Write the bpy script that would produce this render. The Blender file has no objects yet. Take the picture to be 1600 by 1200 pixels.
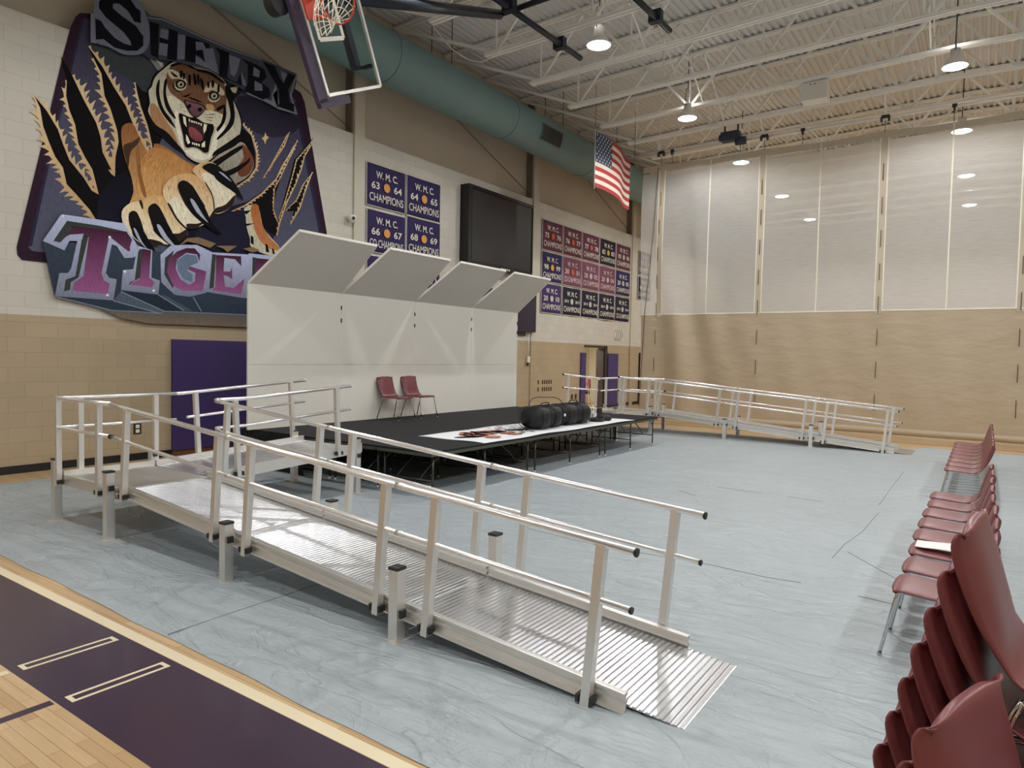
import bpy, bmesh, math, random
from mathutils import Vector, Matrix
from mathutils.geometry import tessellate_polygon
C = bpy.context.scene.collection
PI = math.pi
rnd = random.Random(7)

# ------------------------------------------------------------------ materials
def lin(c):
    return tuple(((v/255)/12.92 if v/255 <= .04045 else ((v/255+.055)/1.055)**2.4) for v in c)
MATS = {}
def mat(name, col, rough=.6, metal=0., noise=None, bump=None, spec=None, emit=None, trans=0., coat=0., aniso=0.):
    """noise=(scale, amount)  bump=(scale, strength, distance)"""
    m = bpy.data.materials.new(name); m.use_nodes = True
    nt = m.node_tree; b = nt.nodes['Principled BSDF']
    c = lin(col)+(1,)
    b.inputs['Base Color'].default_value = c
    b.inputs['Roughness'].default_value = rough; b.inputs['Metallic'].default_value = metal
    if spec is not None: b.inputs['Specular IOR Level'].default_value = spec
    if coat: b.inputs['Coat Weight'].default_value = coat; b.inputs['Coat Roughness'].default_value = .15
    if trans: b.inputs['Transmission Weight'].default_value = trans
    if aniso: b.inputs['Anisotropic'].default_value = aniso
    if emit: b.inputs['Emission Color'].default_value = lin(emit[0])+(1,); b.inputs['Emission Strength'].default_value = emit[1]
    tc = None
    if noise or bump:
        tc = nt.nodes.new('ShaderNodeTexCoord')
    if noise:
        n = nt.nodes.new('ShaderNodeTexNoise'); n.inputs['Scale'].default_value = noise[0]; n.inputs['Detail'].default_value = 5
        mp = nt.nodes.new('ShaderNodeMapping'); mp.inputs['Scale'].default_value = noise[2] if len(noise) > 2 else (1, 1, 1)
        nt.links.new(tc.outputs['Object'], mp.inputs['Vector']); nt.links.new(mp.outputs['Vector'], n.inputs['Vector'])
        mx = nt.nodes.new('ShaderNodeMix'); mx.data_type = 'RGBA'
        a = noise[1]
        mx.inputs['A'].default_value = tuple(min(1, v*(1-a)) for v in c[:3])+(1,)
        mx.inputs['B'].default_value = tuple(min(1, v*(1+a)) for v in c[:3])+(1,)
        nt.links.new(n.outputs['Fac'], mx.inputs['Factor']); nt.links.new(mx.outputs['Result'], b.inputs['Base Color'])
    if bump:
        n = nt.nodes.new('ShaderNodeTexNoise'); n.inputs['Scale'].default_value = bump[0]; n.inputs['Detail'].default_value = 4
        mp = nt.nodes.new('ShaderNodeMapping'); mp.inputs['Scale'].default_value = bump[3] if len(bump) > 3 else (1, 1, 1)
        nt.links.new(tc.outputs['Object'], mp.inputs['Vector']); nt.links.new(mp.outputs['Vector'], n.inputs['Vector'])
        bp = nt.nodes.new('ShaderNodeBump'); bp.inputs['Strength'].default_value = bump[1]; bp.inputs['Distance'].default_value = bump[2]
        nt.links.new(n.outputs['Fac'], bp.inputs['Height']); nt.links.new(bp.outputs['Normal'], b.inputs['Normal'])
    MATS[name] = m
    return m

def block_mat(name, col, rough=.55):
    """painted concrete block: coursing from a brick texture on (Y, Z)"""
    m = mat(name, col, rough); nt = m.node_tree; b = nt.nodes['Principled BSDF']
    tc = nt.nodes.new('ShaderNodeTexCoord'); sx = nt.nodes.new('ShaderNodeSeparateXYZ'); cx = nt.nodes.new('ShaderNodeCombineXYZ')
    nt.links.new(tc.outputs['Object'], sx.inputs[0])
    ad = nt.nodes.new('ShaderNodeMath'); ad.operation = 'ADD'
    nt.links.new(sx.outputs['X'], ad.inputs[0]); nt.links.new(sx.outputs['Y'], ad.inputs[1])
    nt.links.new(ad.outputs[0], cx.inputs['X']); nt.links.new(sx.outputs['Z'], cx.inputs['Y'])
    br = nt.nodes.new('ShaderNodeTexBrick'); br.inputs['Scale'].default_value = 1
    br.inputs['Brick Width'].default_value = .42; br.inputs['Row Height'].default_value = .2135; br.inputs['Mortar Size'].default_value = .006
    br.inputs['Mortar Smooth'].default_value = .3
    c = lin(col)
    br.inputs['Color1'].default_value = tuple(v*1.02 for v in c)+(1,); br.inputs['Color2'].default_value = tuple(v*.95 for v in c)+(1,)
    br.inputs['Mortar'].default_value = tuple(v*.86 for v in c)+(1,)
    nt.links.new(cx.outputs[0], br.inputs['Vector'])
    # soft mottling of the paint
    n = nt.nodes.new('ShaderNodeTexNoise'); n.inputs['Scale'].default_value = 1.3; n.inputs['Detail'].default_value = 8
    nt.links.new(tc.outputs['Object'], n.inputs['Vector'])
    mr = nt.nodes.new('ShaderNodeMapRange'); mr.inputs['To Min'].default_value = .9; mr.inputs['To Max'].default_value = 1.08
    nt.links.new(n.outputs['Fac'], mr.inputs['Value'])
    mx = nt.nodes.new('ShaderNodeMix'); mx.data_type = 'RGBA'; mx.blend_type = 'MULTIPLY'; mx.inputs['Factor'].default_value = 1
    nt.links.new(br.outputs['Color'], mx.inputs['A']); nt.links.new(mr.outputs['Result'], mx.inputs['B'])
    nt.links.new(mx.outputs['Result'], b.inputs['Base Color'])
    bp = nt.nodes.new('ShaderNodeBump'); bp.inputs['Strength'].default_value = .35; bp.inputs['Distance'].default_value = .004; bp.invert = True
    nt.links.new(br.outputs['Fac'], bp.inputs['Height']); nt.links.new(bp.outputs['Normal'], b.inputs['Normal'])
    return m

def wood_mat(name):
    m = mat(name, (214, 170, 112), .3, coat=.3); nt = m.node_tree; b = nt.nodes['Principled BSDF']
    tc = nt.nodes.new('ShaderNodeTexCoord')
    br = nt.nodes.new('ShaderNodeTexBrick'); br.inputs['Scale'].default_value = 1; br.offset = .37
    br.inputs['Brick Width'].default_value = .62; br.inputs['Row Height'].default_value = .058; br.inputs['Mortar Size'].default_value = .0012
    br.inputs['Color1'].default_value = lin((214, 184, 142))+(1,); br.inputs['Color2'].default_value = lin((184, 150, 108))+(1,)
    br.inputs['Mortar'].default_value = lin((140, 100, 60))+(1,); br.inputs['Bias'].default_value = -.2
    nt.links.new(tc.outputs['Object'], br.inputs['Vector'])
    n = nt.nodes.new('ShaderNodeTexNoise'); n.inputs['Scale'].default_value = 6; n.inputs['Detail'].default_value = 8
    mp = nt.nodes.new('ShaderNodeMapping'); mp.inputs['Scale'].default_value = (.5, 8, 1)
    nt.links.new(tc.outputs['Object'], mp.inputs['Vector']); nt.links.new(mp.outputs[0], n.inputs['Vector'])
    mr = nt.nodes.new('ShaderNodeMapRange'); mr.inputs['To Min'].default_value = .82; mr.inputs['To Max'].default_value = 1.15
    nt.links.new(n.outputs['Fac'], mr.inputs['Value'])
    mx = nt.nodes.new('ShaderNodeMix'); mx.data_type = 'RGBA'; mx.blend_type = 'MULTIPLY'; mx.inputs['Factor'].default_value = 1
    nt.links.new(br.outputs['Color'], mx.inputs['A']); nt.links.new(mr.outputs['Result'], mx.inputs['B'])
    nt.links.new(mx.outputs['Result'], b.inputs['Base Color'])
    return m

def tarp_mat():
    m = mat('tarp_fabric', (206, 214, 217), .42, spec=.5); nt = m.node_tree; b = nt.nodes['Principled BSDF']
    tc = nt.nodes.new('ShaderNodeTexCoord')
    def noise(scale, sc, det=4, dist=0, rot=0):
        mp = nt.nodes.new('ShaderNodeMapping'); mp.inputs['Scale'].default_value = sc; mp.inputs['Rotation'].default_value = (0, 0, rot)
        n = nt.nodes.new('ShaderNodeTexNoise'); n.inputs['Scale'].default_value = scale; n.inputs['Detail'].default_value = det; n.inputs['Distortion'].default_value = dist
        nt.links.new(tc.outputs['Object'], mp.inputs['Vector']); nt.links.new(mp.outputs[0], n.inputs['Vector']); return n
    n1 = noise(1.5, (.5, 1.5, 1), 4, 1.2, .12); n2 = noise(5, (.4, 2.2, 1), 5, .8, -.1); n3 = noise(2.2, (1, 1, 1), 5, 2.0)
    # crease lines: thin ridges where a distorted noise crosses its middle
    def ridge(n, w):
        s = nt.nodes.new('ShaderNodeMath'); s.operation = 'SUBTRACT'; s.inputs[1].default_value = .5; nt.links.new(n.outputs['Fac'], s.inputs[0])
        a = nt.nodes.new('ShaderNodeMath'); a.operation = 'ABSOLUTE'; nt.links.new(s.outputs[0], a.inputs[0])
        r = nt.nodes.new('ShaderNodeMapRange'); r.inputs['From Max'].default_value = w; r.inputs['To Min'].default_value = 1; r.inputs['To Max'].default_value = 0
        nt.links.new(a.outputs[0], r.inputs['Value']); return r.outputs['Result']
    r1 = ridge(n1, .03); r2 = ridge(n3, .02); r3 = ridge(n2, .05)
    def madd(a, f, c):
        q = nt.nodes.new('ShaderNodeMath'); q.operation = 'MULTIPLY_ADD'; q.inputs[1].default_value = f
        nt.links.new(a, q.inputs[0])
        if c is None: q.inputs[2].default_value = 0
        else: nt.links.new(c, q.inputs[2])
        return q.outputs[0]
    h = madd(r1, .35, None); h = madd(r2, .10, h); h = madd(r3, .12, h); h = madd(n1.outputs['Fac'], 2.4, h); h = madd(n2.outputs['Fac'], .8, h)
    h = madd(n3.outputs['Fac'], 1.6, h)
    bp = nt.nodes.new('ShaderNodeBump'); bp.inputs['Strength'].default_value = .85; bp.inputs['Distance'].default_value = .022
    nt.links.new(h, bp.inputs['Height']); nt.links.new(bp.outputs['Normal'], b.inputs['Normal'])
    mr = nt.nodes.new('ShaderNodeMapRange'); mr.inputs['To Min'].default_value = .9; mr.inputs['To Max'].default_value = 1.06
    nt.links.new(n3.outputs['Fac'], mr.inputs['Value'])
    mx = nt.nodes.new('ShaderNodeMix'); mx.data_type = 'RGBA'; mx.blend_type = 'MULTIPLY'; mx.inputs['Factor'].default_value = 1
    mx.inputs['A'].default_value = lin((172, 182, 188))+(1,); nt.links.new(mr.outputs['Result'], mx.inputs['B']); nt.links.new(mx.outputs['Result'], b.inputs['Base Color'])
    return m

def net_mat():
    """woven white mesh of the divider: part cloth, part holes"""
    m = bpy.data.materials.new('curtain_mesh'); m.use_nodes = True; nt = m.node_tree
    b = nt.nodes['Principled BSDF']; out = nt.nodes['Material Output']
    b.inputs['Base Color'].default_value = lin((222, 221, 218))+(1,); b.inputs['Roughness'].default_value = .7
    tr = nt.nodes.new('ShaderNodeBsdfTransparent'); tl = nt.nodes.new('ShaderNodeBsdfTranslucent'); tl.inputs['Color'].default_value = (.75, .74, .7, 1)
    tc = nt.nodes.new('ShaderNodeTexCoord')
    n = nt.nodes.new('ShaderNodeTexNoise'); n.inputs['Scale'].default_value = 9; n.inputs['Detail'].default_value = 3
    mp = nt.nodes.new('ShaderNodeMapping'); mp.inputs['Scale'].default_value = (.4, 1, 5)
    nt.links.new(tc.outputs['Object'], mp.inputs['Vector']); nt.links.new(mp.outputs[0], n.inputs['Vector'])
    mr = nt.nodes.new('ShaderNodeMapRange'); mr.inputs['To Min'].default_value = .36; mr.inputs['To Max'].default_value = .56
    nt.links.new(n.outputs['Fac'], mr.inputs['Value'])
    m1 = nt.nodes.new('ShaderNodeMixShader'); m1.inputs[0].default_value = .3
    nt.links.new(b.outputs[0], m1.inputs[1]); nt.links.new(tl.outputs[0], m1.inputs[2])
    m2 = nt.nodes.new('ShaderNodeMixShader'); nt.links.new(mr.outputs['Result'], m2.inputs[0])
    nt.links.new(m1.outputs[0], m2.inputs[1]); nt.links.new(tr.outputs[0], m2.inputs[2]); nt.links.new(m2.outputs[0], out.inputs['Surface'])
    return m

def paint_mat():
    m = mat('wall_paint', (128, 128, 128), .85, spec=.12); nt = m.node_tree; b = nt.nodes['Principled BSDF']
    a = nt.nodes.new('ShaderNodeAttribute'); a.attribute_name = 'Col'
    tc = nt.nodes.new('ShaderNodeTexCoord'); n = nt.nodes.new('ShaderNodeTexNoise'); n.inputs['Scale'].default_value = 14; n.inputs['Detail'].default_value = 6
    mp = nt.nodes.new('ShaderNodeMapping'); mp.inputs['Scale'].default_value = (1, 3, .8)
    nt.links.new(tc.outputs['Object'], mp.inputs['Vector']); nt.links.new(mp.outputs[0], n.inputs['Vector'])
    mr = nt.nodes.new('ShaderNodeMapRange'); mr.inputs['To Min'].default_value = .7; mr.inputs['To Max'].default_value = 1.3
    nt.links.new(n.outputs['Fac'], mr.inputs['Value'])
    mx = nt.nodes.new('ShaderNodeMix'); mx.data_type = 'RGBA'; mx.blend_type = 'MULTIPLY'; mx.inputs['Factor'].default_value = 1
    nt.links.new(a.outputs['Color'], mx.inputs['A']); nt.links.new(mr.outputs['Result'], mx.inputs['B']); nt.links.new(mx.outputs['Result'], b.inputs['Base Color'])
    return m

WHITE = block_mat('white_block', (202, 198, 188)); TAN = block_mat('tan_block', (174, 156, 128))
UPPER = mat('upper_wall_panel', (192, 180, 164), .7, noise=(1.2, .08)); PILW = mat('pilaster_white', (198, 192, 178), .6); PILU = mat('pilaster_upper', (200, 190, 174), .6)
CREAM = mat('cream_wall', (222, 214, 192), .7); RUBBER = mat('black_rubber', (18, 18, 20), .5); BLACK = mat('black_plastic', (20, 20, 22), .45)
DECKW = mat('ceiling_paint', (218, 218, 216), .6); STEELW = mat('steel_white_paint', (244, 242, 236), .5)
WOOD = wood_mat('maple_floor'); PURPLE = mat('floor_purple', (62, 46, 66), .3, noise=(3, .12), coat=.3); CREAML = mat('floor_cream_line', (236, 222, 190), .35)
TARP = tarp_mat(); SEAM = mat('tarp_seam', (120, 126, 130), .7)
ALU = mat('brushed_aluminium', (232, 230, 226), .38, .72, noise=(3, .06, (1, 1, 1)), bump=(60, .1, .001, (1, 12, 12)))
ALUD = mat('deck_aluminium', (224, 227, 231), .25, .92, bump=(24, .22, .002, (.6, 6, 1))); ALUR = mat('rail_aluminium', (250, 250, 250), .24, .8)
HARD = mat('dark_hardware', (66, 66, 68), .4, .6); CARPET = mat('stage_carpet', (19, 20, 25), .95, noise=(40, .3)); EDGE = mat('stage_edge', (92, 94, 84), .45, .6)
LEGM = mat('stage_leg', (82, 80, 78), .35, .8); GLIDE = mat('white_glide', (225, 225, 215), .5)
SHELL = mat('shell_laminate', (222, 220, 212), .5, noise=(5, .02)); SHELLE = mat('shell_edge', (238, 236, 228), .5)
MAROON = mat('maroon_plastic', (122, 62, 66), .38, spec=.5, bump=(220, .25, .0008), noise=(300, .12)); MAROOND = mat('dark_maroon_plastic', (100, 34, 42), .3, spec=.5)
CHROME = mat('chrome', (210, 210, 212), .12, 1.)
PAD = mat('purple_vinyl_pad', (66, 52, 104), .5, bump=(3, .1, .01)); TEAL = mat('duct_teal', (118, 146, 148), .5, noise=(2, .1)); GRILLE = mat('grille_dark', (50, 52, 52), .6)
SCREEN = mat('screen_black', (24, 24, 26), .35); SCREENF = mat('screen_frame_black', (12, 12, 14), .3); DPURP = mat('scoreboard_purple', (34, 24, 46), .5)
NAVY = mat('felt_navy', (46, 36, 84), .9); MARO = mat('felt_maroon', (100, 52, 72), .9); PLUM = mat('felt_plum', (122, 74, 98), .9); INK = mat('felt_dark_navy', (30, 26, 48), .9); VIOL = mat('felt_violet', (66, 46, 100), .9)
FELTW = mat('felt_white', (226, 220, 208), .9); FELTP = mat('felt_pink_white', (224, 200, 196), .9); BALL = mat('felt_orange', (222, 160, 84), .9); BALLR = mat('felt_red_orange', (200, 96, 60), .9); BALLW = mat('felt_grey_ball', (196, 190, 190), .9); BALLY = mat('felt_yellow', (200, 172, 90), .9)
VINYL = mat('curtain_vinyl', (184, 167, 142), .5, noise=(1, .05), bump=(1.6, .6, .05, (1, 1, 2.2))); MESHM = net_mat(); WEB = mat('curtain_webbing', (236, 230, 214), .7); STRAP = mat('dark_strap', (92, 76, 58), .8); STRIPT = mat('curtain_strip', (196, 184, 164), .7)
REDF = mat('flag_red', (172, 58, 66), .8); WHITEF = mat('flag_white', (226, 214, 198), .8); BLUEF = mat('flag_blue', (48, 68, 104), .8)
NETW = mat('net_cord', (232, 224, 206), .8); RIM = mat('rim_orange', (206, 70, 48), .4); PADD = mat('hoop_pad', (52, 40, 66), .55); PIPE = mat('dark_pipe', (44, 50, 60), .4, .5); ALF = mat('board_frame', (216, 216, 212), .35, .3)
GLASS = mat('board_glass', (235, 245, 242), .03, trans=1.); GLASS.node_tree.nodes['Principled BSDF'].inputs['IOR'].default_value = 1.05
BAG = mat('bag_nylon', (15, 15, 19), .55, bump=(60, .3, .003)); BAGT = mat('bag_piping', (52, 52, 58), .4)
PAPER = mat('paper', (240, 240, 238), .6); LENS = mat('lamp_lens', (255, 255, 255), .5, emit=((255, 252, 244), 20.)); HOUS = mat('lamp_housing', (235, 235, 230), .4)
MOTOR = mat('winch_blue_grey', (44, 50, 68), .5); BOXW = mat('box_white', (232, 228, 216), .5); OUTL = mat('outlet_dark', (46, 40, 34), .5)
PRINTO = mat('banner_print_orange', (190, 120, 104), .7); PRINTB = mat('banner_print_dark', (64, 52, 76), .7); BANW = mat('banner_white', (236, 238, 242), .6, bump=(3, .4, .02)); PAINT = paint_mat(); BEAMB = mat('bumper_brown', (108, 72, 48), .5)

# ------------------------------------------------------------------ geometry helpers
class MB:
    def __init__(s): s.v = []; s.f = []; s.sm = []; s.mi = []
    def add(s, vs, fs, smooth=False, mi=0):
        o = len(s.v); s.v += [tuple(v) for v in vs]
        for f in fs: s.f.append([i+o for i in f]); s.sm.append(smooth); s.mi.append(mi)
    def box(s, lo, hi, mi=0, M=None):
        x0, y0, z0 = lo; x1, y1, z1 = hi
        vs = [Vector(p) for p in ((x0,y0,z0),(x1,y0,z0),(x1,y1,z0),(x0,y1,z0),(x0,y0,z1),(x1,y0,z1),(x1,y1,z1),(x0,y1,z1))]
        if M is not None: vs = [M @ v for v in vs]
        s.add(vs, [(0,3,2,1),(4,5,6,7),(0,1,5,4),(1,2,6,5),(2,3,7,6),(3,0,4,7)], mi=mi)
    def bar(s, a, b, w, h=None, up=(0,0,1), mi=0):
        """rectangular bar from a to b"""
        a = Vector(a); b = Vector(b); h = h or w; d = (b-a).normalized(); up = Vector(up)
        if abs(d.dot(up)) > .99: up = Vector((1,0,0))
        sx = d.cross(up).normalized(); uy = sx.cross(d)
        vs = [p + sx*i*w/2 + uy*j*h/2 for p in (a, b) for i, j in ((-1,-1),(1,-1),(1,1),(-1,1))]
        s.add(vs, [(0,3,2,1),(4,5,6,7),(0,1,5,4),(1,2,6,5),(2,3,7,6),(3,0,4,7)], mi=mi)
    def tube(s, pts, r, n=10, caps=True, mi=0, closed=False):
        pts = [Vector(p) for p in pts]; m = len(pts)
        rings = []; ref = None
        for i, p in enumerate(pts):
            if closed: d = (pts[(i+1) % m]-pts[i-1]).normalized()
            else:
                d = ((pts[i]-pts[i-1]).normalized() if i else Vector()) + ((pts[i+1]-pts[i]).normalized() if i < m-1 else Vector())
                d.normalize()
            if ref is None:
                ref = Vector((0,0,1)) if abs(d.z) < .9 else Vector((1,0,0))
            u = (ref - d*ref.dot(d)).normalized(); w = d.cross(u); ref = u
            k = 1.0
            if not closed and 0 < i < m-1:
                c = (pts[i]-pts[i-1]).normalized().dot(d); k = 1/max(c, .5)
            rr = r[i] if isinstance(r, (list, tuple)) else r
            rings.append([p + (u*math.cos(a)+w*math.sin(a))*rr*(1 if k == 1 else 1) for a in [j*2*PI/n for j in range(n)]])
        vs = [v for q in rings for v in q]; fs = []
        for i in range(m if closed else m-1):
            for j in range(n):
                a = i*n+j; b_ = i*n+(j+1) % n; i2 = (i+1) % m
                fs.append((a, b_, i2*n+(j+1) % n, i2*n+j))
        s.add(vs, fs, True, mi)
        if caps and not closed:
            o = len(s.v)-len(vs)
            s.f.append([o+j for j in range(n)][::-1]); s.sm.append(False); s.mi.append(mi)
            s.f.append([o+(m-1)*n+j for j in range(n)]); s.sm.append(False); s.mi.append(mi)
    def prism(s, prof, fn, t0, t1, mi=0, smooth=False, caps=True):
        """profile [(a,b)] extruded; fn(a,b,t) -> point"""
        n = len(prof); vs = [fn(a, b, t0) for a, b in prof]+[fn(a, b, t1) for a, b in prof]
        fs = [(i, (i+1) % n, n+(i+1) % n, n+i) for i in range(n)]
        s.add(vs, fs, smooth, mi)
        if caps:
            tri = tessellate_polygon([[Vector((a, b, 0)) for a, b in prof]])
            o = len(s.v)-2*n
            for t in tri:
                s.f.append([o+i for i in t]); s.sm.append(False); s.mi.append(mi)
                s.f.append([o+n+i for i in t][::-1]); s.sm.append(False); s.mi.append(mi)
    def disc(s, c, nrm, r, n=20, th=0, mi=0, ry=None):
        c = Vector(c); nrm = Vector(nrm).normalized(); u = nrm.orthogonal().normalized(); 
        if abs(nrm.z) < .9: u = Vector((0,0,1)); u = (u-nrm*u.dot(nrm)).normalized()
        w = nrm.cross(u); ry = ry or r
        vs = [c+u*math.cos(a)*r+w*math.sin(a)*ry for a in [i*2*PI/n for i in range(n)]]
        if th:
            vs += [v-nrm*th for v in vs]
            s.add(vs, [list(range(n)), list(range(n, 2*n))[::-1]]+[(i, n+i, n+(i+1) % n, (i+1) % n) for i in range(n)], mi=mi)
        else: s.add(vs, [list(range(n))], mi=mi)
    def lathe(s, prof, c, n=24, axis='z', mi=0):
        vs = []
        for r, z in prof:
            for i in range(n):
                a = i*2*PI/n; vs.append((c[0]+r*math.cos(a), c[1]+r*math.sin(a), c[2]+z))
        m = len(prof)
        s.add(vs, [(i*n+j, i*n+(j+1) % n, (i+1)*n+(j+1) % n, (i+1)*n+j) for i in range(m-1) for j in range(n)], True, mi)
    def grid(s, nu, nv, fn, mi=0, smooth=True):
        vs = [fn(i/nu, j/nv) for j in range(nv+1) for i in range(nu+1)]
        s.add(vs, [(j*(nu+1)+i, j*(nu+1)+i+1, (j+1)*(nu+1)+i+1, (j+1)*(nu+1)+i) for j in range(nv) for i in range(nu)], smooth, mi)
    def shell(s, nu, nv, fn, th, mi=0):
        """grid surface with thickness along its normals, closed rim"""
        P = [[Vector(fn(i/nu, j/nv)) for i in range(nu+1)] for j in range(nv+1)]
        N = []
        for j in range(nv+1):
            row = []
            for i in range(nu+1):
                du = P[j][min(i+1, nu)]-P[j][max(i-1, 0)]; dv = P[min(j+1, nv)][i]-P[max(j-1, 0)][i]
                row.append(du.cross(dv).normalized())
            N.append(row)
        a = [P[j][i] for j in range(nv+1) for i in range(nu+1)]; b = [P[j][i]-N[j][i]*th for j in range(nv+1) for i in range(nu+1)]
        w = nu+1; n = len(a); fs = []
        for j in range(nv):
            for i in range(nu):
                q = (j*w+i, j*w+i+1, (j+1)*w+i+1, (j+1)*w+i); fs.append(q); fs.append(tuple(k+n for k in q[::-1]))
        rim = [i for i in range(w)]+[j*w+nu for j in range(1, nv+1)]+[nv*w+i for i in range(nu-1, -1, -1)]+[j*w for j in range(nv-1, 0, -1)]
        for k in range(len(rim)):
            p, q = rim[k], rim[(k+1) % len(rim)]; fs.append((q, p, p+n, q+n))
        s.add(a+b, fs, True, mi)
    def build(s, name, m, parent=None, fix=True, M=None):
        me = bpy.data.meshes.new(name); me.from_pydata([tuple(v) for v in s.v], [], s.f)
        for p, k, i in zip(me.polygons, s.sm, s.mi): p.use_smooth = k; p.material_index = i
        for x in (m if isinstance(m, (list, tuple)) else [m]): me.materials.append(x)
        if fix:
            b = bmesh.new(); b.from_mesh(me); bmesh.ops.recalc_face_normals(b, faces=b.faces); b.to_mesh(me); b.free()
        me.update()
        o = bpy.data.objects.new(name, me); C.objects.link(o)
        if parent: o.parent = parent
        return o
def thing(name, label, cat, loc=(0,0,0), rz=0, group=None):
    o = bpy.data.objects.new(name, None); C.objects.link(o); o.empty_display_size = .1
    o.location = loc; o.rotation_euler = (0, 0, rz); o['label'] = label; o['category'] = cat
    if group: o['group'] = group
    return o
def tag(o, label, cat, group=None, kind=None):
    o['label'] = label; o['category'] = cat
    if group: o['group'] = group
    if kind: o['kind'] = kind
    return o
def struct(o): o['kind'] = 'structure'; return o
def kids(o): return [c for c in C.objects if c.parent == o]
def dup(root, loc=None, rz=None, label=None, group=None):
    r = root.copy(); C.objects.link(r)
    if loc is not None: r.location = loc
    if rz is not None: r.rotation_euler = (0, 0, rz)
    if label: r['label'] = label
    if group: r['group'] = group
    for ch in kids(root):
        c = ch.copy(); C.objects.link(c); c.parent = r
        for g in kids(ch):
            d = g.copy(); C.objects.link(d); d.parent = c
    return r
def B(name, m, parent, fn, **k):
    b = MB(); fn(b); return b.build(name, m, parent, **k)
def P(name, label=None, **k): pass

# ------------------------------------------------------------------ camera (eye height 1.8 m)
cd = bpy.data.cameras.new('camera'); cam = bpy.data.objects.new('camera', cd); C.objects.link(cam)
fpx = 1070.654
def unit(v): return Vector(v).normalized()
ax = Vector((1541-800, 570-600, fpx)).normalized(); bx = -Vector((-750-800, 525-600, fpx)).normalized()
bx = (bx - ax*bx.dot(ax)).normalized(); cx_ = bx.cross(ax)
right = Vector((bx.x, ax.x, cx_.x)); down = Vector((bx.y, ax.y, cx_.y)); fwd = Vector((bx.z, ax.z, cx_.z))
Mx = Matrix((right, -down, -fwd)).transposed().to_4x4(); Mx.translation = Vector((0, 0, 1.8))
cam.matrix_world = Mx; cd.sensor_width = 36; cd.sensor_fit = 'HORIZONTAL'; cd.lens = fpx/1600*36; cd.clip_start = .05; cd.clip_end = 200
bpy.context.scene.camera = cam

# ------------------------------------------------------------------ room
XW, XR, YN, YF, YC = -11.2, 9.8, -6.0, 36.0, 18.93
ZW, ZT = 6.42, 9.25           # top of block wall, eaves of roof deck
def roof_z(x): return ZT + .03*(x-XW) if x < -.7 else ZT + .03*(-.7-XW) - .03*(x+.7)
# floor with painted court markings
rects = [(-14, 9.8, 1.50, 2.105, 1), (-14, 9.8, 2.108, 2.18, 2)]
for x0 in (-4.42, -3.83):
    rects += [(x0, x0+.09, 1.55, 2.06, 2), (x0+.022, x0+.068, 1.575, 2.035, 1)]
rects += [(-3.85, -3.79, 1.0, 1.49, 1), (-4.40, -4.35, 1.0, 1.49, 2), (-14, 9.8, 17.72, 17.80, 3)]
xs = sorted({XW-.3, XR} | {min(max(v, XW-.3), XR) for r in rects for v in r[:2]}); ys = sorted({YN, YF} | {v for r in rects for v in r[2:4]})
mb = MB()
for x0, x1 in zip(xs, xs[1:]):
    for y0, y1 in zip(ys, ys[1:]):
        mi = 0
        for r in rects:
            if r[0] <= (x0+x1)/2 <= r[1] and r[2] <= (y0+y1)/2 <= r[3]: mi = r[4]
        mb.add([(x0,y0,0),(x1,y0,0),(x1,y1,0),(x0,y1,0)], [(0,1,2,3)], mi=mi)
struct(mb.build('floor', [WOOD, PURPLE, CREAML, BEAMB], fix=False))
# left wall: blockwork with a door opening, recessed upper panel
mb = MB(); DY0, DY1, DZ = 20.52, 21.95, 2.13
def wq(b, y0, y1, z0, z1, mi, x=XW): b.add([(x,y0,z0),(x,y1,z0),(x,y1,z1),(x,y0,z1)], [(0,1,2,3)], mi=mi)
for y0, y1, z0, z1, mi in ((YN, DY0, 0, 2.24, 1), (DY1, YF, 0, 2.24, 1), (DY0, DY1, DZ, 2.24, 1), (YN, YF, 2.24, ZW, 0)): wq(mb, y0, y1, z0, z1, mi)
mb.add([(XW,YN,ZW),(XW,YF,ZW),(XW-.22,YF,ZW+.02),(XW-.22,YN,ZW+.02)], [(0,1,2,3)], mi=0)
wq(mb, YN, YF, ZW+.02, ZT+.1, 2, XW-.22)
for y in (DY0, DY1): mb.add([(XW,y,0),(XW-.3,y,0),(XW-.3,y,DZ),(XW,y,DZ)], [(0,1,2,3)], mi=1)
mb.add([(XW,DY0,DZ),(XW,DY1,DZ),(XW-.3,DY1,DZ),(XW-.3,DY0,DZ)], [(0,1,2,3)], mi=1)
struct(mb.build('wall_left', [WHITE, TAN, UPPER], fix=False))
# passage seen through the doorway
mb = MB(); mb.add([(XW-.3,DY0-2,0),(XW-2.2,DY0-2,0),(XW-2.2,DY1+3,0),(XW-.3,DY1+3,0)], [(0,1,2,3)], mi=1)
mb.add([(XW-2.2,DY0-2,0),(XW-2.2,DY1+3,0),(XW-2.2,DY1+3,2.6),(XW-2.2,DY0-2,2.6)], [(0,1,2,3)])
mb.add([(XW-.3,DY1+3,0),(XW-2.2,DY1+3,0),(XW-2.2,DY1+3,2.6),(XW-.3,DY1+3,2.6)], [(0,1,2,3)])
mb.add([(XW-.3,DY0-2,2.6),(XW-2.2,DY0-2,2.6),(XW-2.2,DY1+3,2.6),(XW-.3,DY1+3,2.6)], [(0,1,2,3)])
mb.add([(XW-.3,DY0-2,0),(XW-2.2,DY0-2,0),(XW-2.2,DY0-2,2.6),(XW-.3,DY0-2,2.6)], [(0,1,2,3)])
mb.add([(XW-.31,DY0-2,DZ),(XW-.31,DY1+3,DZ),(XW-.31,DY1+3,2.6),(XW-.31,DY0-2,2.6)], [(0,1,2,3)])
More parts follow.
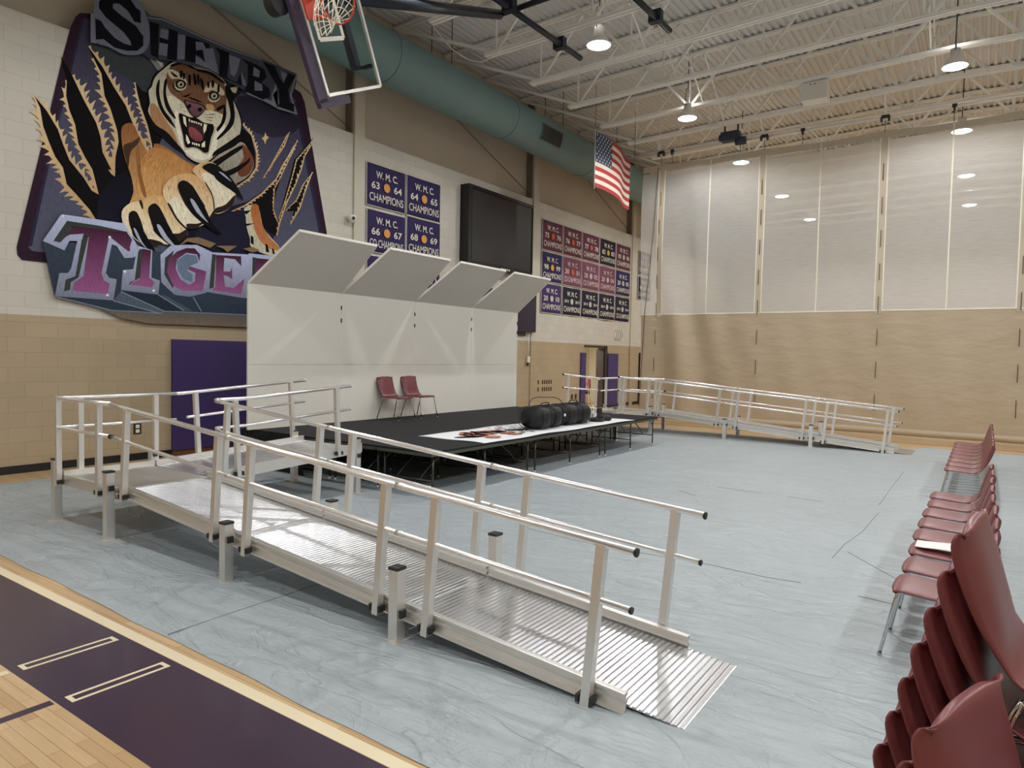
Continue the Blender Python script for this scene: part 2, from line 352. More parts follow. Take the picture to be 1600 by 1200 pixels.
mb.add([(XW-.31,DY0-2,0),(XW-.31,DY0,0),(XW-.31,DY0,DZ),(XW-.31,DY0-2,DZ)], [(0,1,2,3)]); mb.add([(XW-.31,DY1,0),(XW-.31,DY1+3,0),(XW-.31,DY1+3,DZ),(XW-.31,DY1,DZ)], [(0,1,2,3)])
struct(mb.build('wall_passage', [CREAM, WOOD], fix=False))
ld = bpy.data.lights.new('passage_light', 'AREA'); ld.energy = 80; ld.size = .6; lo = bpy.data.objects.new('passage_light', ld); C.objects.link(lo); lo.location = (XW-1.3, DY0+.7, 2.55)
def wallbox(name, pts, mi): struct(mi)
for nm, (a, b_) in {'wall_far': ((XW-.3, YF), (XR, YF)), 'wall_right': ((XR, YN), (XR, YF)), 'wall_near': ((XW-.3, YN), (XR, YN))}.items():
    mb = MB()
    for z0, z1, mi in ((0, 2.24, 1), (2.24, ZW, 0), (ZW, ZT+.6, 2)): mb.add([(a[0],a[1],z0),(b_[0],b_[1],z0),(b_[0],b_[1],z1),(a[0],a[1],z1)], [(0,1,2,3)], mi=mi)
    struct(mb.build(nm, [WHITE, TAN, UPPER], fix=False))
# corrugated roof deck, ribs along Y
mb = MB(); x = XW-.3; pr = []
while x < XR:
    pr += [(x, 0), (x+.07, 0), (x+.085, .045), (x+.145, .045)]; x += .16
vs = [(a, y, roof_z(a)+h) for y in (YN, YF) for a, h in pr]; n = len(pr)
mb.add(vs, [(i, i+1, n+i+1, n+i) for i in range(n-1)])
struct(mb.build('ceiling', DECKW, fix=False))
# black rubber base along the wall
for k, (y0, y1) in enumerate(((YN, 6.17), (7.62, DY0-.3), (DY1+.3, YF))):
    struct(B('baseboard_left' if k == 0 else 'baseboard_left.%03d' % k, RUBBER, None, lambda b: b.box((XW, y0, 0), (XW+.03, y1, .11))))
# pilasters (wall columns)
tn = 1
for yc in (-3.6, 3.35, 10.27, 17.25, 24.15, 31.0):
    mb = MB()
    if yc > 9: mb.box((XW-.2, yc-.14, 0), (XW+.045, yc+.14, 2.24), 2); mb.box((XW-.2, yc-.14, 2.24), (XW+.045, yc+.14, ZW), 0)
    mb.box((XW-.22, yc-.14, ZW), (XW+.045, yc+.14, ZT-.05), 1); mb.box((XW-.22, yc-.17, ZW+.05), (XW-.02, yc-.14, ZT-.05), 3)  # last box: dark side strip, recess shade put into its colour
    struct(mb.build('trim_%d' % tn, [PILW, PILU, TAN, mat('column_side_shade_%d' % tn, (120, 108, 94), .6)])); tn += 1
# thin bracing cables on the upper wall
for i, (p0, p1) in enumerate((((XW-.12, 4.0, 8.9), (XW-.05, 10.1, 6.5)), ((XW-.12, 10.4, 8.9), (XW-.05, 17.1, 6.5)), ((XW-.12, 17.4, 8.9), (XW-.05, 24.0, 6.5)))):
    tag(B('brace_cable', HARD, None, lambda b: (b.tube([p0, p1], .006, 6), b.tube([(p0[0], p0[1]+.12, p0[2]), (p1[0], p1[1]+.05, p1[2])], .004, 6))), ['dark slanting brace cable on the brown upper wall behind the mural lettering', 'dark slanting brace cable on the upper wall above the first purple banners', 'dark slanting brace cable on the upper wall beneath the flag'][i], 'cable')

# roof joists, one object each
JY = [18.45-1.72*k for k in range(14)]+[18.45+1.72*k for k in range(1, 10)]
jt = thing('roof_joist', 'x', 'roof joist', (0, JY[0], 0))
mb = MB()
def chz(x): return 8.0 + .028*(min(x, -.7)+8.8) - (.028*(x+.7) if x > -.7 else 0)
def two(b, p0, p1, w=.06, h=.055, gap=.035):
    for sgn in (-1, 1): b.bar((p0[0], sgn*(gap/2+w/2), p0[2]), (p1[0], sgn*(gap/2+w/2), p1[2]), w, h)
two(mb, (-8.8, 0, chz(-8.8)), (-.7, 0, chz(-.7))); two(mb, (-.7, 0, chz(-.7)), (7.4, 0, chz(7.4)))
mb.bar((-8.8, 0, chz(-8.8)+.03), (-.7, 0, chz(-.7)+.03), .18, .012); mb.bar((-.7, 0, chz(-.7)+.03), (7.4, 0, chz(7.4)+.03), .18, .012)
mb.build('bottom_chord', STEELW, jt)
mb = MB(); two(mb, (XW-.2, 0, roof_z(XW)-.05), (-.7, 0, roof_z(-.7)-.05)); two(mb, (-.7, 0, roof_z(-.7)-.05), (XR, 0, roof_z(XR)-.05)); mb.build('top_chord', STEELW, jt)
mb = MB(); mb.bar((XW-.2, .10, roof_z(XW)+.022), (-.7, .10, roof_z(-.7)+.022), .07, .03); mb.bar((-.7, .10, roof_z(-.7)+.022), (XR, .10, roof_z(XR)+.022), .07, .03); mb.build('flute_gap_shade', HARD, jt)  # dark bar added so the open deck flutes read as shaded gaps
mb = MB(); xs_ = [-8.55+2.22*k for k in range(8)]
mb.bar((XW-.15, 0, roof_z(XW)-.08), (xs_[0], 0, chz(xs_[0])+.02), .06)
for k, x in enumerate(xs_[:-1]):
    xm = x+1.11; mb.bar((x, 0, chz(x)), (xm, 0, roof_z(xm)-.06), .06 if k % 2 else .045); mb.bar((xm, 0, roof_z(xm)-.06), (x+2.22, 0, chz(x+2.22)), .055)
    mb.bar((x, 0, chz(x)), (x-.02, 0, roof_z(x)-.06), .035)
mb.bar((xs_[-1], 0, chz(xs_[-1])), (XR-.1, 0, roof_z(XR)-.08), .06)
mb.build('web', STEELW, jt)
ordn = ['first', 'second', 'third', 'fourth', 'fifth', 'sixth', 'seventh', 'eighth', 'ninth', 'tenth']
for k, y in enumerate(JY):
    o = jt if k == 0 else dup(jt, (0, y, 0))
    if y > YC: o['label'] = 'white steel roof joist seen dimly beyond the divider curtain'; o['group'] = 'roof joists beyond the curtain'
    elif k < 8: o['label'] = 'white steel roof joist, %s one in front of the divider curtain' % ordn[k]; o['group'] = 'roof joists over the hall'
    else: o['label'] = 'white steel roof joist above the ramp end of the hall'; o['group'] = 'roof joists over the ramp end'
# cross bridging between joists
for k in range(9):
    y0, y1 = JY[k], JY[k+1]
    o = MB()
    for x in (-6.0, -1.2, 4.0):
        for (a, b_) in (((x, y0, chz(x)+.05), (x, y1, roof_z(x)-.1)), ((x, y1, chz(x)+.05), (x, y0, roof_z(x)-.1))): o.bar(a, b_, .03)
    struct(o.build('trim_%d' % tn, STEELW)); tn += 1

# ------------------------------------------------------------------ high-bay lamps
lamp = thing('ceiling_lamp', 'x', 'ceiling lamp', (0, 0, 7.72))
B('housing', HOUS, lamp, lambda b: (b.lathe([(.02, .36), (.09, .35), (.10, .2), (.17, .12), (.235, .0), (.225, .0), (.16, .11), (.08, .17), (.0, .17)], (0, 0, 0)),))
B('lens', LENS, lamp, lambda b: b.lathe([(.0, -.035), (.10, -.03), (.18, -.012), (.222, .004), (.0, .01)], (0, 0, 0)))
B('stem', HARD, lamp, lambda b: b.tube([(0, 0, .72), (0, 0, 1.55)], .012, 6))
B('yoke', HARD, lamp, lambda b: b.tube([(0, -.10, .30), (0, -.16, .45), (0, -.10, .68), (0, 0, .73), (0, .10, .68), (0, .16, .45), (0, .10, .30)], .008, 6))
pl = bpy.data.lights.new('bulb', 'SPOT'); pl.energy = 450; pl.shadow_soft_size = .09; pl.spot_size = math.radians(164); pl.spot_blend = .35; pl.color = (1, .99, .975)
lo = bpy.data.objects.new('bulb', pl); C.objects.link(lo); lo.parent = lamp; lo.location = (0, 0, -.04)
ul = bpy.data.lights.new('ceiling_fill', 'POINT'); ul.energy = 4; ul.shadow_soft_size = .03; ul.color = (1, .975, .94)  # unseen fill light added above each housing to brighten the ceiling
lo = bpy.data.objects.new('ceiling_fill', ul); C.objects.link(lo); lo.parent = lamp; lo.location = (.0, 0, .40)
first = True
vis = {(-6.3, 11.8): 'lit white high-bay lamp left of centre, nearest the basketball hoop', (-6.3, 16.5): 'lit white high-bay lamp above the far end of the stage', (-.75, 16.4): 'lit white high-bay lamp at the upper right'}
for gx in (-6.3, -.75, 4.8):
    for gy in (-2.3, 2.4, 7.1, 11.8, 16.5, 21.0, 26.0, 30.8):
        key = (gx, 16.4 if (gx == -.75 and gy == 16.5) else gy)
        o = lamp if first else dup(lamp, (0, 0, 0)); first = False
        o.location = (key[0], key[1], 7.72)
        if key in vis: o['label'] = vis[key]
        elif gy > YC: o['label'] = 'lit lamp showing through the curtain mesh'; o['group'] = 'lamps behind the curtain'
        else: o['label'] = 'lit high-bay lamp above and behind the viewer'; o['group'] = 'lamps out of view'
        o['group'] = o.get('group', 'lamps over the hall')

# ------------------------------------------------------------------ ventilation duct along the wall
dt = thing('ventilation_duct', 'large round teal air duct hung high along the left wall', 'duct', (-10.4, 0, 7.87))
def ring(b, y, r, w): b.tube([(r*math.cos(a), y, r*math.sin(a)) for a in [i*2*PI/40 for i in range(40)]], w, 6, closed=True)
mb = MB(); ysd = [YN+.1+1.4*i for i in range(30)]
n = 40; vs = [(.52*math.cos(a), y, .52*math.sin(a)) for y in ysd for a in [i*2*PI/n for i in range(n)]]
mb.add(vs, [(i*n+j, i*n+(j+1) % n, (i+1)*n+(j+1) % n, (i+1)*n+j) for i in range(len(ysd)-1) for j in range(n)], True)
mb.build('duct_body', TEAL, dt)
for i, y in enumerate((2.0, 6.2, 10.2, 14.4, 18.6, 23)): B('joint_ring', TEAL, dt, lambda b: ring(b, y, .525, .014))
for y in (5.2, 12.0, 16.9, 20.3): B('hanger_strap', HARD, dt, lambda b: (b.tube([(.3, y, .42), (.3, y, 1.4)], .01, 6), b.tube([(-.3, y, .42), (-.3, y, 1.4)], .01, 6)))
for yg in (16.0,):
    g = MB(); a0, a1 = math.radians(-35), math.radians(8)
    e = Vector((0, 1, 0)); 
    def gp(a, y, r=.535): return (r*math.cos(a), y, r*math.sin(a))
    g.grid(2, 6, lambda u, v: gp(a0+(a1-a0)*v, yg-.5+1.0*u))
    gr = g.build('grille', GRILLE, dt, fix=False)
    f = MB(); cs = [(a0, yg-.5), (a0, yg+.5), (a1, yg+.5), (a1, yg-.5)]
    for (aa, ya), (ab, yb) in zip(cs, cs[1:]+cs[:1]):
        f.tube([gp(aa+(ab-aa)*t/5, ya+(yb-ya)*t/5, .54) for t in range(6)], .018, 6)
    for k in range(1, 9): a = a0+(a1-a0)*k/9; f.tube([gp(a, yg-.5, .545), gp(a, yg+.5, .545)], .007, 4)
    f.build('grille_frame', mat('grille_frame_%d' % int(yg), (120, 128, 124), .4, .5), gr)

# ------------------------------------------------------------------ mural painted on the wall
MURAL = [
('border',(44,28,42),(42,26,40),0,[4.685,6.488,4.746,6.641,4.815,6.725,4.938,6.767,6.539,6.859,8.539,6.881,8.764,6.832,8.857,6.676,9.438,4.203,9.74,2.87,9.27,3.067,4.611,3.004,4.032,3.006,3.979,3.071,3.972,3.176,4.308,4.737,4.572,6.007]),
('panel',(56,52,72),(78,80,98),0,[4.823,6.617,4.885,6.68,6.539,6.753,8.467,6.736,8.675,6.644,9.308,4.157,9.55,3.119,9.107,3.206,4.637,3.148,4.159,3.148,4.112,3.196,4.413,4.71]),
('panel',(40,38,60),None,0,[4.823,6.617,4.858,6.632,4.446,4.719,4.159,3.22,4.112,3.196,4.413,4.71]),
('panel',(40,38,62),None,0,[8.601,6.597,8.675,6.644,9.308,4.157,9.243,4.147]),
('panel',(58,64,66),(48,54,58),1,[4.909,6.297,5.493,6.37,5.871,6.358,5.891,5.859,5.708,5.851,5.54,5.994,5.161,6.058,5.007,6.183]),
('panel',(34,34,44),(46,42,60),1,[7.404,6.339,8.042,6.389,8.708,6.324,8.65,6.063,8.186,5.815,7.706,5.802,7.457,5.96]),
('gash',(14,11,13),None,0,[4.201,5.331,4.351,5.172,4.498,4.943,4.563,4.75,4.646,4.54,4.836,4.331,4.951,4.156,5.05,4.119,5.483,3.728,5.03,3.701,4.922,3.864,4.73,4.064,4.61,4.179,4.561,4.408,4.461,4.54,4.381,4.729,4.309,4.935,4.294,5.039,4.271,5.184]),
('gash',(14,11,13),None,0,[4.547,5.997,4.689,5.782,4.843,5.48,5.019,5.183,5.082,4.981,5.108,4.767,5.219,4.562,5.284,4.44,5.483,3.748,5.05,4.119,4.962,4.473,4.856,4.637,4.769,4.803,4.727,5.072,4.651,5.263,4.61,5.452,4.62,5.685,4.571,5.851]),
('gash',(14,11,13),None,0,[4.909,6.279,5.115,6.042,5.271,5.807,5.451,5.572,5.606,5.222,5.736,5.006,5.858,4.813,5.582,3.765,5.284,4.44,5.295,4.746,5.343,4.983,5.325,5.144,5.223,5.454,5.14,5.621,5.096,5.94,4.98,6.136]),
('gash',(14,11,13),None,0,[5.599,5.984,5.708,5.881,5.891,5.859,6.1,5.41,5.858,4.813,5.879,4.941,5.858,5.088,5.787,5.373,5.677,5.641,5.628,5.825]),
('gash',(13,11,15),(24,24,40),0,[5.012,3.698,5.05,4.119,5.284,4.44,5.858,4.813,6.54,4.892,7.134,4.249,7.074,3.566,5.386,3.573]),
('gash',(24,24,38),(30,30,48),0,[6.89,4.425,7.159,4.31,7.592,4.506,7.886,4.739,8.12,4.942,8.192,4.802,8.151,4.494,8.238,4.209,8.113,3.769,8.285,3.611,6.892,3.486,6.54,3.601]),
('gash',(14,11,13),None,0,[7.406,5.832,7.666,5.71,7.748,5.408,7.749,5.153,7.617,4.938,7.41,4.755,7.257,4.948]),
('gash',(14,11,13),None,0,[8.508,6.014,8.395,5.709,8.147,5.332,8.074,5.169,7.906,4.987,8.037,5.202,8.171,5.442,8.294,5.661,8.419,5.905]),
('gash',(14,11,13),None,0,[8.691,5.904,8.601,5.676,8.448,5.383,8.323,5.121,8.2,4.779,8.152,4.476,8.253,4.241,8.23,3.962,7.91,4.1,7.672,4.468,7.883,4.714,8.198,5.051,8.322,5.31,8.447,5.51,8.575,5.734]),
('gash',(14,11,13),None,0,[9.081,6.073,9.015,5.869,8.867,5.635,8.789,5.355,8.659,5.045,8.454,4.638,8.303,4.25,8.253,4.304,8.377,4.687,8.514,5.142,8.616,5.508,8.786,5.712,8.959,5.909]),
('gash',(14,11,13),None,0,[9.06,5.374,8.98,5.18,8.873,4.916,8.768,4.612,8.534,4.235,8.61,4.517,8.403,4.48,8.661,4.743,8.818,5.079]),
('torn_edge',(196,176,138),(168,140,104),0,[4.201,5.331,4.236,5.258,4.271,5.184,4.294,5.039,4.309,4.935,4.345,4.832,4.381,4.729,4.421,4.635,4.461,4.54,4.511,4.474,4.561,4.408,4.585,4.294,4.61,4.179,4.669,4.121,4.73,4.064,4.793,3.998,4.857,3.931,4.922,3.864,4.976,3.783,5.03,3.701,4.947,3.682,4.864,3.683,4.942,3.742,4.894,3.765,4.819,3.77,4.89,3.824,4.859,3.849,4.799,3.856,4.84,3.898,4.786,3.907,4.726,3.914,4.771,3.959,4.714,3.963,4.637,3.956,4.702,4.018,4.646,4.015,4.569,3.989,4.638,4.07,4.585,4.071,4.509,4.03,4.578,4.126,4.523,4.188,4.449,4.225,4.539,4.259,4.513,4.31,4.446,4.321,4.524,4.377,4.482,4.376,4.411,4.372,4.479,4.43,4.427,4.436,4.342,4.41,4.425,4.492,4.382,4.533,4.315,4.529,4.385,4.596,4.336,4.622,4.256,4.635,4.341,4.687,4.292,4.721,4.219,4.72,4.301,4.791,4.283,4.842,4.222,4.878,4.283,4.905,4.252,4.953,4.204,4.994,4.263,5.013,4.209,5.059,4.139,5.086,4.225,5.145,4.227,5.189,4.18,5.207,4.22,5.235,4.206,5.274,4.17,5.302,4.194,5.316]),
('torn_edge',(196,176,138),(168,140,104),0,[4.201,5.331,4.25,5.279,4.301,5.226,4.351,5.172,4.4,5.097,4.448,5.02,4.498,4.943,4.53,4.846,4.563,4.75,4.605,4.645,4.646,4.54,4.709,4.471,4.772,4.401,4.836,4.331,4.893,4.244,4.951,4.156,5.05,4.119,5.033,4.182,4.998,4.245,4.975,4.183,4.962,4.221,4.957,4.305,4.921,4.254,4.898,4.303,4.884,4.353,4.859,4.337,4.854,4.407,4.853,4.496,4.806,4.424,4.779,4.465,4.765,4.531,4.736,4.487,4.724,4.543,4.719,4.622,4.678,4.561,4.667,4.607,4.684,4.677,4.632,4.651,4.622,4.71,4.637,4.772,4.589,4.754,4.595,4.817,4.622,4.912,4.562,4.855,4.561,4.914,4.586,4.968,4.529,4.951,4.506,5.0,4.505,5.078,4.471,5.029,4.467,5.086,4.468,5.159,4.428,5.112,4.406,5.152,4.398,5.199,4.373,5.181,4.363,5.233,4.373,5.306,4.326,5.245,4.299,5.27,4.295,5.322,4.267,5.288,4.239,5.31,4.224,5.352,4.211,5.333]),
('torn_edge',(196,176,138),(168,140,104),0,[4.62,5.685,4.615,5.569,4.61,5.452,4.631,5.358,4.651,5.263,4.689,5.168,4.727,5.072,4.741,4.983,4.755,4.893,4.769,4.803,4.812,4.721,4.856,4.637,4.908,4.556,4.962,4.473,4.991,4.356,5.02,4.238,5.05,4.119,5.0,4.148,4.956,4.178,4.999,4.214,4.944,4.253,4.881,4.266,4.953,4.324,4.927,4.377,4.865,4.427,4.931,4.445,4.889,4.462,4.828,4.46,4.881,4.519,4.827,4.536,4.751,4.519,4.823,4.596,4.803,4.644,4.761,4.662,4.794,4.695,4.755,4.722,4.708,4.753,4.748,4.775,4.719,4.82,4.675,4.859,4.728,4.872,4.687,4.901,4.631,4.94,4.703,4.956,4.686,4.996,4.638,5.007,4.697,5.048,4.671,5.081,4.617,5.124,4.667,5.139,4.628,5.173,4.58,5.197,4.626,5.232,4.604,5.279,4.563,5.298,4.608,5.335,4.573,5.368,4.52,5.372,4.581,5.425,4.574,5.489,4.547,5.559,4.591,5.55,4.605,5.612,4.598,5.682,4.612,5.671]),
('torn_edge',(196,176,138),(168,140,104),0,[4.689,5.782,4.727,5.707,4.765,5.632,4.804,5.556,4.843,5.48,4.886,5.406,4.93,5.333,4.975,5.258,5.019,5.183,5.051,5.082,5.082,4.981,5.095,4.874,5.108,4.767,5.163,4.665,5.219,4.562,5.284,4.44,5.29,4.513,5.286,4.595,5.246,4.565,5.251,4.644,5.269,4.752,5.203,4.681,5.191,4.744,5.212,4.816,5.145,4.781,5.177,4.839,5.23,4.909,5.144,4.882,5.161,4.945,5.214,5.021,5.128,4.988,5.141,5.064,5.178,5.134,5.099,5.099,5.079,5.147,5.102,5.241,5.048,5.189,5.062,5.265,5.097,5.358,5.018,5.284,4.999,5.324,5.013,5.39,4.961,5.348,4.98,5.42,5.015,5.522,4.933,5.436,4.906,5.469,4.922,5.548,4.871,5.493,4.895,5.566,4.938,5.646,4.851,5.584,4.854,5.641,4.896,5.741,4.811,5.659,4.788,5.694,4.802,5.767,4.755,5.72,4.73,5.753,4.731,5.804,4.704,5.785]),
('torn_edge',(196,176,138),(168,140,104),0,[4.98,6.136,5.037,6.038,5.096,5.94,5.111,5.834,5.125,5.727,5.14,5.621,5.181,5.538,5.223,5.454,5.257,5.351,5.291,5.248,5.325,5.144,5.343,4.983,5.319,4.864,5.295,4.746,5.291,4.644,5.288,4.542,5.284,4.44,5.229,4.47,5.186,4.529,5.251,4.525,5.234,4.572,5.191,4.614,5.256,4.627,5.216,4.669,5.155,4.726,5.245,4.725,5.244,4.791,5.208,4.847,5.278,4.851,5.254,4.909,5.209,4.982,5.293,4.969,5.277,5.024,5.222,5.108,5.289,5.113,5.262,5.156,5.203,5.168,5.263,5.219,5.208,5.247,5.13,5.245,5.216,5.314,5.184,5.356,5.118,5.36,5.188,5.42,5.163,5.454,5.11,5.455,5.158,5.508,5.11,5.528,5.052,5.552,5.109,5.585,5.064,5.63,4.999,5.668,5.082,5.696,5.075,5.749,5.031,5.789,5.084,5.81,5.063,5.856,5.023,5.878,5.071,5.916,5.04,5.951,4.991,5.977,5.023,6.01,4.993,6.058,4.949,6.109,4.972,6.114]),
('torn_edge',(196,176,138),(168,140,104),0,[4.909,6.279,4.977,6.201,5.045,6.122,5.115,6.042,5.166,5.964,5.219,5.886,5.271,5.807,5.33,5.73,5.39,5.651,5.451,5.572,5.489,5.485,5.528,5.398,5.567,5.31,5.606,5.222,5.671,5.114,5.736,5.006,5.796,4.91,5.858,4.813,5.875,4.884,5.889,4.951,5.829,4.921,5.811,4.979,5.815,5.054,5.767,5.016,5.768,5.095,5.791,5.166,5.714,5.132,5.68,5.185,5.687,5.248,5.635,5.228,5.636,5.288,5.651,5.376,5.6,5.321,5.615,5.389,5.643,5.462,5.572,5.417,5.566,5.471,5.585,5.547,5.527,5.501,5.52,5.553,5.54,5.629,5.484,5.584,5.48,5.655,5.485,5.718,5.43,5.676,5.401,5.716,5.389,5.793,5.358,5.743,5.358,5.811,5.367,5.883,5.31,5.831,5.298,5.883,5.31,5.972,5.254,5.906,5.237,5.954,5.251,6.015,5.197,5.98,5.201,6.047,5.22,6.112,5.155,6.067,5.133,6.123,5.139,6.213,5.081,6.145,5.05,6.188,5.055,6.255,5.004,6.215,4.961,6.245,4.946,6.303,4.923,6.279]),
('torn_edge',(196,176,138),(168,140,104),0,[5.599,5.984,5.613,5.905,5.628,5.825,5.653,5.733,5.677,5.641,5.705,5.575,5.732,5.508,5.76,5.44,5.787,5.373,5.811,5.278,5.835,5.183,5.858,5.088,5.869,5.014,5.879,4.941,5.858,4.813,5.843,4.862,5.836,4.938,5.862,4.926,5.825,4.951,5.781,4.978,5.838,4.995,5.835,5.033,5.809,5.046,5.841,5.073,5.8,5.102,5.75,5.144,5.806,5.158,5.782,5.2,5.737,5.235,5.786,5.255,5.775,5.302,5.738,5.336,5.773,5.354,5.733,5.371,5.681,5.384,5.735,5.415,5.703,5.438,5.652,5.45,5.706,5.482,5.688,5.513,5.65,5.514,5.687,5.554,5.653,5.574,5.604,5.593,5.654,5.617,5.632,5.659,5.592,5.673,5.633,5.712,5.598,5.745,5.548,5.753,5.602,5.8,5.595,5.843,5.566,5.868,5.597,5.888,5.592,5.928,5.569,5.956,5.59,5.971]),
('torn_edge',(196,176,138),(168,140,104),0,[5.012,3.698,5.048,3.688,5.085,3.678,5.121,3.668,5.095,3.64,5.062,3.616,5.081,3.657,5.064,3.666,5.037,3.658,5.048,3.677,5.028,3.679,5.012,3.672,5.012,3.689]),
('torn_edge',(196,176,138),(168,140,104),0,[8.508,6.014,8.463,5.959,8.419,5.905,8.377,5.823,8.336,5.742,8.294,5.661,8.253,5.588,8.212,5.515,8.171,5.442,8.126,5.362,8.082,5.282,8.037,5.202,7.993,5.13,7.949,5.058,7.906,4.987,7.942,5.009,7.988,5.031,7.957,5.047,7.985,5.081,8.023,5.125,8.0,5.119,8.033,5.152,8.066,5.186,8.047,5.191,8.08,5.228,8.127,5.267,8.093,5.27,8.119,5.309,8.166,5.357,8.134,5.351,8.164,5.389,8.21,5.418,8.179,5.431,8.21,5.466,8.246,5.496,8.222,5.504,8.253,5.539,8.291,5.568,8.265,5.577,8.293,5.612,8.33,5.633,8.305,5.651,8.329,5.691,8.359,5.722,8.343,5.732,8.369,5.772,8.411,5.799,8.384,5.814,8.41,5.854,8.452,5.9,8.425,5.895,8.447,5.922,8.477,5.951,8.466,5.951,8.488,5.978,8.515,5.995,8.508,6.007]),
('torn_edge',(196,176,138),(168,140,104),0,[8.508,6.014,8.48,5.937,8.451,5.861,8.423,5.785,8.395,5.709,8.345,5.632,8.295,5.557,8.245,5.481,8.196,5.406,8.147,5.332,8.114,5.269,8.082,5.206,8.05,5.143,8.048,5.171,8.047,5.195,8.069,5.201,8.077,5.234,8.073,5.265,8.099,5.265,8.11,5.297,8.107,5.327,8.132,5.328,8.146,5.368,8.163,5.41,8.178,5.403,8.198,5.442,8.206,5.473,8.229,5.477,8.25,5.516,8.26,5.546,8.28,5.552,8.291,5.594,8.29,5.634,8.324,5.629,8.34,5.67,8.336,5.715,8.374,5.706,8.379,5.74,8.365,5.771,8.403,5.777,8.412,5.816,8.405,5.862,8.434,5.854,8.444,5.892,8.447,5.93,8.465,5.93,8.485,5.968,8.498,5.998,8.501,6.006]),
('torn_edge',(196,176,138),(168,140,104),0,[8.691,5.904,8.633,5.818,8.575,5.734,8.532,5.659,8.49,5.584,8.447,5.51,8.384,5.41,8.322,5.31,8.28,5.224,8.239,5.137,8.198,5.051,8.134,4.983,8.071,4.915,8.008,4.847,7.945,4.781,7.883,4.714,7.812,4.657,7.742,4.6,7.672,4.543,7.602,4.487,7.534,4.432,7.443,4.378,7.354,4.325,7.265,4.272,7.309,4.277,7.352,4.294,7.35,4.309,7.402,4.324,7.465,4.328,7.442,4.358,7.492,4.377,7.548,4.393,7.533,4.412,7.586,4.427,7.646,4.432,7.612,4.465,7.654,4.484,7.712,4.49,7.68,4.522,7.726,4.539,7.77,4.546,7.751,4.577,7.79,4.601,7.852,4.623,7.818,4.638,7.864,4.655,7.912,4.658,7.891,4.693,7.939,4.721,7.986,4.74,7.959,4.761,7.99,4.795,8.039,4.808,8.014,4.833,8.057,4.859,8.111,4.879,8.08,4.898,8.13,4.921,8.183,4.929,8.149,4.962,8.187,4.993,8.251,5.018,8.209,5.033,8.24,5.081,8.277,5.135,8.251,5.126,8.299,5.165,8.353,5.199,8.304,5.211,8.34,5.252,8.396,5.306,8.345,5.298,8.384,5.339,8.457,5.367,8.402,5.393,8.435,5.443,8.48,5.472,8.457,5.496,8.502,5.532,8.558,5.571,8.509,5.572,8.547,5.606,8.601,5.635,8.553,5.646,8.595,5.679,8.657,5.721,8.6,5.72,8.623,5.76,8.671,5.794,8.643,5.805,8.67,5.848,8.702,5.881,8.694,5.892]),
('torn_edge',(196,176,138),(168,140,104),0,[8.691,5.904,8.661,5.828,8.631,5.752,8.601,5.676,8.563,5.602,8.524,5.529,8.486,5.456,8.448,5.383,8.417,5.317,8.385,5.251,8.354,5.186,8.323,5.121,8.286,5.055,8.248,4.989,8.211,4.923,8.174,4.857,8.17,4.781,8.165,4.705,8.161,4.628,8.156,4.552,8.152,4.476,8.177,4.417,8.202,4.359,8.228,4.3,8.253,4.241,8.227,4.257,8.206,4.289,8.22,4.289,8.193,4.312,8.164,4.341,8.189,4.346,8.168,4.371,8.135,4.395,8.165,4.405,8.148,4.432,8.121,4.462,8.143,4.464,8.137,4.504,8.126,4.549,8.145,4.543,8.132,4.579,8.112,4.606,8.144,4.618,8.139,4.655,8.122,4.695,8.15,4.695,8.148,4.732,8.136,4.769,8.157,4.772,8.146,4.808,8.127,4.854,8.158,4.847,8.174,4.887,8.174,4.917,8.198,4.919,8.2,4.956,8.194,4.982,8.228,4.986,8.247,5.019,8.256,5.046,8.271,5.05,8.278,5.086,8.281,5.113,8.305,5.117,8.316,5.15,8.318,5.174,8.339,5.181,8.349,5.215,8.354,5.261,8.371,5.246,8.373,5.281,8.375,5.312,8.398,5.313,8.413,5.346,8.411,5.387,8.435,5.378,8.441,5.416,8.439,5.444,8.468,5.451,8.485,5.488,8.483,5.53,8.51,5.523,8.522,5.561,8.531,5.592,8.548,5.597,8.558,5.635,8.562,5.662,8.585,5.671,8.585,5.708,8.576,5.757,8.61,5.745,8.63,5.783,8.63,5.815,8.65,5.82,8.663,5.858,8.674,5.909,8.682,5.896]),
